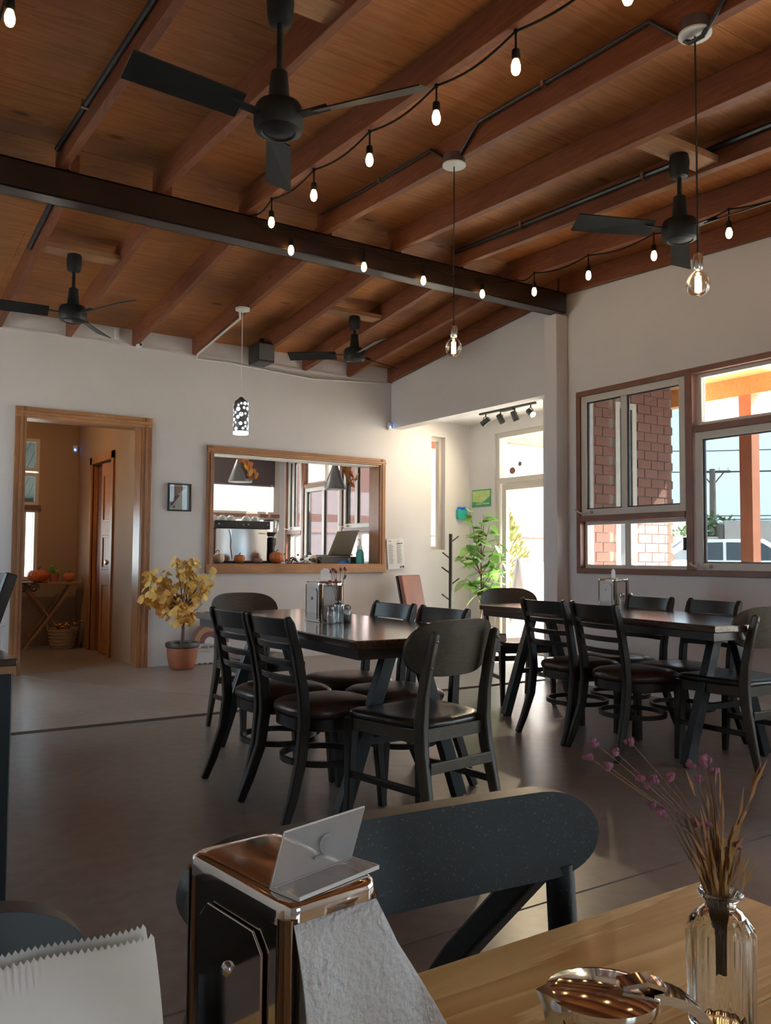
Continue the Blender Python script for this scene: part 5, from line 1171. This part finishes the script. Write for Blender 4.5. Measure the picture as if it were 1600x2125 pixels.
struct(MB().box(XR+.2, -6, -.125, 9.2, 5.66, -.02).build('floor_porch', 'outground', smooth=False))
struct(MB().box(6.84, 5.66, -.125, 9.2, 13, -.02).build('floor_path', 'outground', smooth=False))
po = thing('porch_roof', 'orange timber porch roof outside the right-hand windows', 'porch roof', (0, 0, 0))
for k in range(27):
    x = 5.67+k*.0845; MB().box(x+.001, -.5, 2.95+.0, x+.0825, 9.6, 2.97).build('ceiling_board', 'porchwood', po, smooth=False)
MB().box(5.67, -.5, 2.975, 7.95, 9.6, 3.02).build('deck', 'porchwood', po, smooth=False)
MB().box(7.80, -.5, 2.76, 7.93, 9.6, 2.95).build('edge_beam', 'porchwood', po, smooth=False)
for y in (-.4, .4, 1.6, 3.0, 4.4, 6.4, 7.8, 9.2): MB().box(5.68, y-.05, 2.80, 7.80, y+.05, 2.95).build('joist', 'porchwood', po, smooth=False)
MB().box(7.95, 9.50, 2.80, 12.0, 9.64, 3.0).build('end_beam', 'rafter', po, smooth=False); MB().box(5.70, 9.60, 2.62, 7.95, 9.74, 2.90).build('end_beam', 'rafter', po, smooth=False)
for y in (-.4, 5.16): MB().box(7.80, y-.07, -.02, 7.93, y+.07, 2.76).build('post', 'postwood', po, smooth=False)
# brick pier / front of the alcove
bw = struct(MB().box(XR+.2, 5.60, -.1, 7.20, 5.66, 2.95).build('wall_brick', 'mortar', smooth=False))
BMs = {}
def brick_piece(w_, nm='brick'):
    k = round(w_, 3)
    if k not in BMs:
        me = MB().box(0, -.016, 0, w_, 0, .082).mesh('brick', False); me.materials.append(M['brick']); BMs[k] = me
    return BMs[k]
cnt = 0
for r in range(26):
    z = .50+r*.092; x = XR+.205-(.10 if r % 2 else 0)
    while x < 7.20:
        a, c = max(x, XR+.205), min(x+.19, 7.197); mid = (a+c)/2
        if c-a > .04 and not (6.36 < mid < 6.62) and cnt < 300: part('brick', brick_piece(c-a), None, bw, (a, 5.60, z)); cnt += 1
        x += .20
rt = sempty('window_10'); b = MB(); b.box(6.34, 5.575, .5, 6.40, 5.60, 2.6).box(6.58, 5.575, .5, 6.64, 5.60, 2.6).box(6.40, 5.575, 2.54, 6.58, 5.60, 2.6).box(6.40, 5.575, .5, 6.58, 5.60, .56); b.build('frame', 'alu', rt, smooth=False); MB().box(6.40, 5.585, .56, 6.58, 5.595, 2.54).build('pane', 'black', rt, smooth=False)
# pink building beyond the kitchen windows
pk = thing('pink_building', 'pink plastered building beyond the kitchen windows', 'building', (0, 0, 0))
MB().box(7.2, 14.5, -.2, 16.0, 18, 4.4).build('wall', 'pinkwall', pk, smooth=False); MB().box(7.1, 14.4, 4.4, 16.1, 18.1, 4.55).build('parapet', 'pinkwall', pk, smooth=False); MB().box(7.2, 14.47, 1.55, 16.0, 14.5, 1.62).build('ledge', 'postwood', pk, smooth=False)
# utility pole
up = thing('utility_pole', 'weathered utility pole with crossarms seen through the window', 'pole', (30.5, 21.7, 0)); TOPZ = 4.75
MB().tube([(0, 0, -.2), (0, 0, TOPZ+.05)], [.17, .12], 10).build('shaft', 'pole', up)
ax = Vector((.78, -.62, 0))
for z in (TOPZ-.08,): MB().bar([tuple(ax*-.72+Vector((0, 0, z))), tuple(ax*.72+Vector((0, 0, z+.02)))], .09, .10).build('crossarm', 'pole', up, smooth=False)
for s_ in (-1, 1): MB().tube([tuple(ax*s_*.45+Vector((0, 0, TOPZ-.1))), (0, 0, TOPZ-.65)], .03, 6).build('brace', 'pole', up)
for s_ in (-.65, -.3, .3, .65): MB().lathe([(.03, 0), (.05, .06), (.03, .14)], 8, tuple(ax*s_+Vector((0, 0, TOPZ)))).build('insulator', 'disc', up)
pw = thing('power_lines', 'thin power lines strung past the utility pole', 'wires', (30.5, 21.7, 0))
for k, (z, o) in enumerate(((TOPZ+.12, -.65), (TOPZ+.12, .65), (TOPZ+1.0, 0), (3.05, 0), (2.9, .0))):
    c = ax*o; d = Vector((.72, -.70, 0)); MB().tube([tuple(c+d*u+Vector((0, 0, z-.2+.000*u*u+.2*abs(u)/25))) for u in range(-24, 25, 6)], .022, 5).build('wire', 'black', pw)
# garden wall, house wall, tree, car
gw = thing('garden_wall', 'low grey plastered garden wall across the street', 'wall', (0, 0, 0))
d = Vector((.70, -.714, 0)); p0 = Vector((20.5, 14.8, 0))
MB().bar([tuple(p0-d*6+Vector((0, 0, .75))), tuple(p0-d*-.3+Vector((0, 0, .75)))], .25, 1.9).build('wall_panel', 'farwall', gw, smooth=False)
MB().bar([tuple(p0+d*.45+Vector((0, 0, .9))), tuple(p0+d*8+Vector((0, 0, .9)))], .25, 2.5).build('wall_panel', 'farwall', gw, smooth=False)
MB().bar([tuple(p0+d*.30+Vector((0, 0, .8))), tuple(p0+d*.42+Vector((0, 0, .8)))], .35, 2.5).build('pier', 'pole', gw, smooth=False)
def leafy(name, label, cat, c, R, sz, n, m, L_, seed, trunk=True):
    t = thing(name, label, cat, c); r = random.Random(seed); b = MB()
    for k in range(n):
        q = Vector((r.gauss(0, 1), r.gauss(0, 1), r.gauss(0, 1))).normalized()*R*r.random()**.4; q.z = q.z*sz+R*sz
        d1_ = Vector((r.gauss(0, 1), r.gauss(0, 1), r.gauss(.3, 1))).normalized(); d2_ = d1_.cross(Vector((r.random(), r.random(), 1))).normalized()
        b.add([q, q+d1_*L_*.5+d2_*L_*.25, q+d1_*L_, q+d1_*L_*.5-d2_*L_*.25], [[0, 1, 2, 3]])
    b.build('foliage', m, t, smooth=False)['kind'] = 'stuff'; MB().tube([(0, 0, -.2), (0, 0, R*sz)], R*.06, 6).build('trunk', 'bark', t); return t
leafy('tree', 'round dark green tree behind the garden wall', 'tree', (21.6, 15.6, .3), 1.1, .95, 1500, 'treegreen', .22, 2)
cr_ = thing('car', 'white car parked across the street, seen through the window', 'car', (14.8, 10.55, 0), math.radians(-42))
prof = [(-2.1, .35), (-2.1, .80), (-1.95, .95), (-1.2, 1.05), (-.65, 1.45), (.75, 1.47), (1.45, 1.05), (2.05, .98), (2.12, .6), (2.1, .35)]
b = MB(); b.loft([[(x*k, y, .35+(z-.35)*k2) for x, z in prof] for y, k, k2 in ((-.85, .97, .9), (-.80, 1, 1), (.80, 1, 1), (.85, .97, .9))]); b.build('body', 'carwhite', cr_, ang=30)
for s_ in (-1, 1):
    MB().prism([(-1.05, 1.06), (-.58, 1.38), (.0, 1.40), (.0, 1.06)], s_*.845, s_*.86, axis=1).build('side_window', 'carglass', cr_, smooth=False); MB().prism([(.06, 1.06), (.06, 1.40), (.70, 1.39), (1.25, 1.06)], s_*.845, s_*.86, axis=1).build('side_window', 'carglass', cr_, smooth=False)
    for x in (-1.3, 1.3): b = MB(); b.T = Matrix.Translation((x, s_*.78, .32)) @ Matrix.Rotation(math.pi/2, 4, 'X'); b.lathe([(.12, -.1), (.31, -.1), (.32, 0), (.31, .1), (.12, .1)], 18); b.build('wheel', 'tyre', cr_)
for pts in ([(-1.22, 1.07), (-.68, 1.42)], [(1.47, 1.07), (.80, 1.44)]):
    (xa, za), (xb, zb2) = pts; sg = -1 if xa < 0 else 1
    MB().hexa([(xa+sg*.01, -.70, za), (xa+sg*.01, .70, za), (xb+sg*.01, .62, zb2), (xb+sg*.01, -.62, zb2), (xa+sg*.03, -.70, za+.02), (xa+sg*.03, .70, za+.02), (xb+sg*.03, .62, zb2+.02), (xb+sg*.03, -.62, zb2+.02)]).build('windscreen', 'carglass', cr_, smooth=False)
# outside the glass door: sunlit shrub, rock, signboards
def cone_bush(label, c, H_, R, n, seed):
    t = thing('shrub', label, 'shrub', c); r = random.Random(seed)
    for m, cnt_ in (('bush', n), ('bushb', n//5)):
        b = MB()
        for k in range(cnt_):
            u = r.random()**.8; a = r.uniform(0, 6.3); rad = R*(1-u)**.8*r.random()**.4; q = Vector((rad*math.cos(a), rad*math.sin(a), u*H_))
            d1_ = Vector((math.cos(a)+r.gauss(0, .4), math.sin(a)+r.gauss(0, .4), 1.0+r.random())).normalized(); d2_ = d1_.cross(Vector((r.gauss(0, 1), r.gauss(0, 1), .2))).normalized(); L_ = r.uniform(.10, .18)
            b.add([q, q+d1_*L_*.5+d2_*L_*.12, q+d1_*L_, q+d1_*L_*.5-d2_*L_*.12], [[0, 1, 2, 3]])
        b.build('foliage', m, t, smooth=False)['kind'] = 'stuff'
    MB().tube([(0, 0, -.1), (0, 0, H_*.6)], .04, 6).build('trunk', 'bark', t)
cone_bush('tall sunlit yellow-green shrub outside the glass door', (9.9, 11.4, -.1), 2.2, .95, 2200, 5)
rk = thing('boulder', 'dark boulder on the ground outside the glass door', 'rock', (9.5, 9.35, -.1))
b = MB(); r = random.Random(3); b.loft([[((.85*math.sin(math.pi*max(.05, i/8)*.5+.0)) * math.cos(2*math.pi*j/14)*(1+.12*math.sin(j*2.3+i)), .7*math.sin(math.pi*max(.05, i/8)*.5)*math.sin(2*math.pi*j/14)*(1+.12*math.sin(j*1.7+i*2)), 1.05*math.cos(math.pi*i/16)*(1+.05*math.sin(j*3.1))) for j in range(14)] for i in range(9)]); b.build('stone', 'rock', rk)
ab = thing('signboard', 'white A-frame sidewalk board outside the glass door', 'sign board', (8.06, 8.48, -.02), math.radians(-8))
for s_ in (-1, 1):
    MB().hexa([(-.27, s_*.28, 0), (.27, s_*.28, 0), (.27, s_*.30, 0), (-.27, s_*.30, 0), (-.27, s_*.02, 1.05), (.27, s_*.02, 1.05), (.27, s_*.04, 1.05), (-.27, s_*.04, 1.05)]).build('panel', 'boardwhite' if s_ < 0 else 'board', ab, smooth=False)
    for x in (-.29, .29): MB().bar([(x, s_*.295, 0), (x, s_*.035, 1.08)], .04, .04).build('frame_rail', 'grey', ab, smooth=False)
MB().box(-.30, -.05, 1.06, .30, .05, 1.10).build('hinge_rail', 'grey', ab, smooth=False)
cbd = thing('shaded_panel', 'dark panel added for the shaded side of the white sidewalk board', 'sign board', (8.02, 9.05, -.02), math.radians(50))  # separate dark panel standing in for the A-frame's shaded side
MB().hexa([(-.25, .0, 0), (.25, .0, 0), (.25, .03, 0), (-.25, .03, 0), (-.25, .25, 1.1), (.25, .25, 1.1), (.25, .28, 1.1), (-.25, .28, 1.1)]).build('board_face', 'board', cbd, smooth=False)
for x in (-.27, .27): MB().bar([(x, .01, 0), (x, .265, 1.12)], .04, .04).build('frame_rail', 'pole', cbd, smooth=False)
MB().bar([(-.27, .265, 1.12), (.27, .265, 1.12)], .04, .04).build('frame_rail', 'pole', cbd, smooth=False)
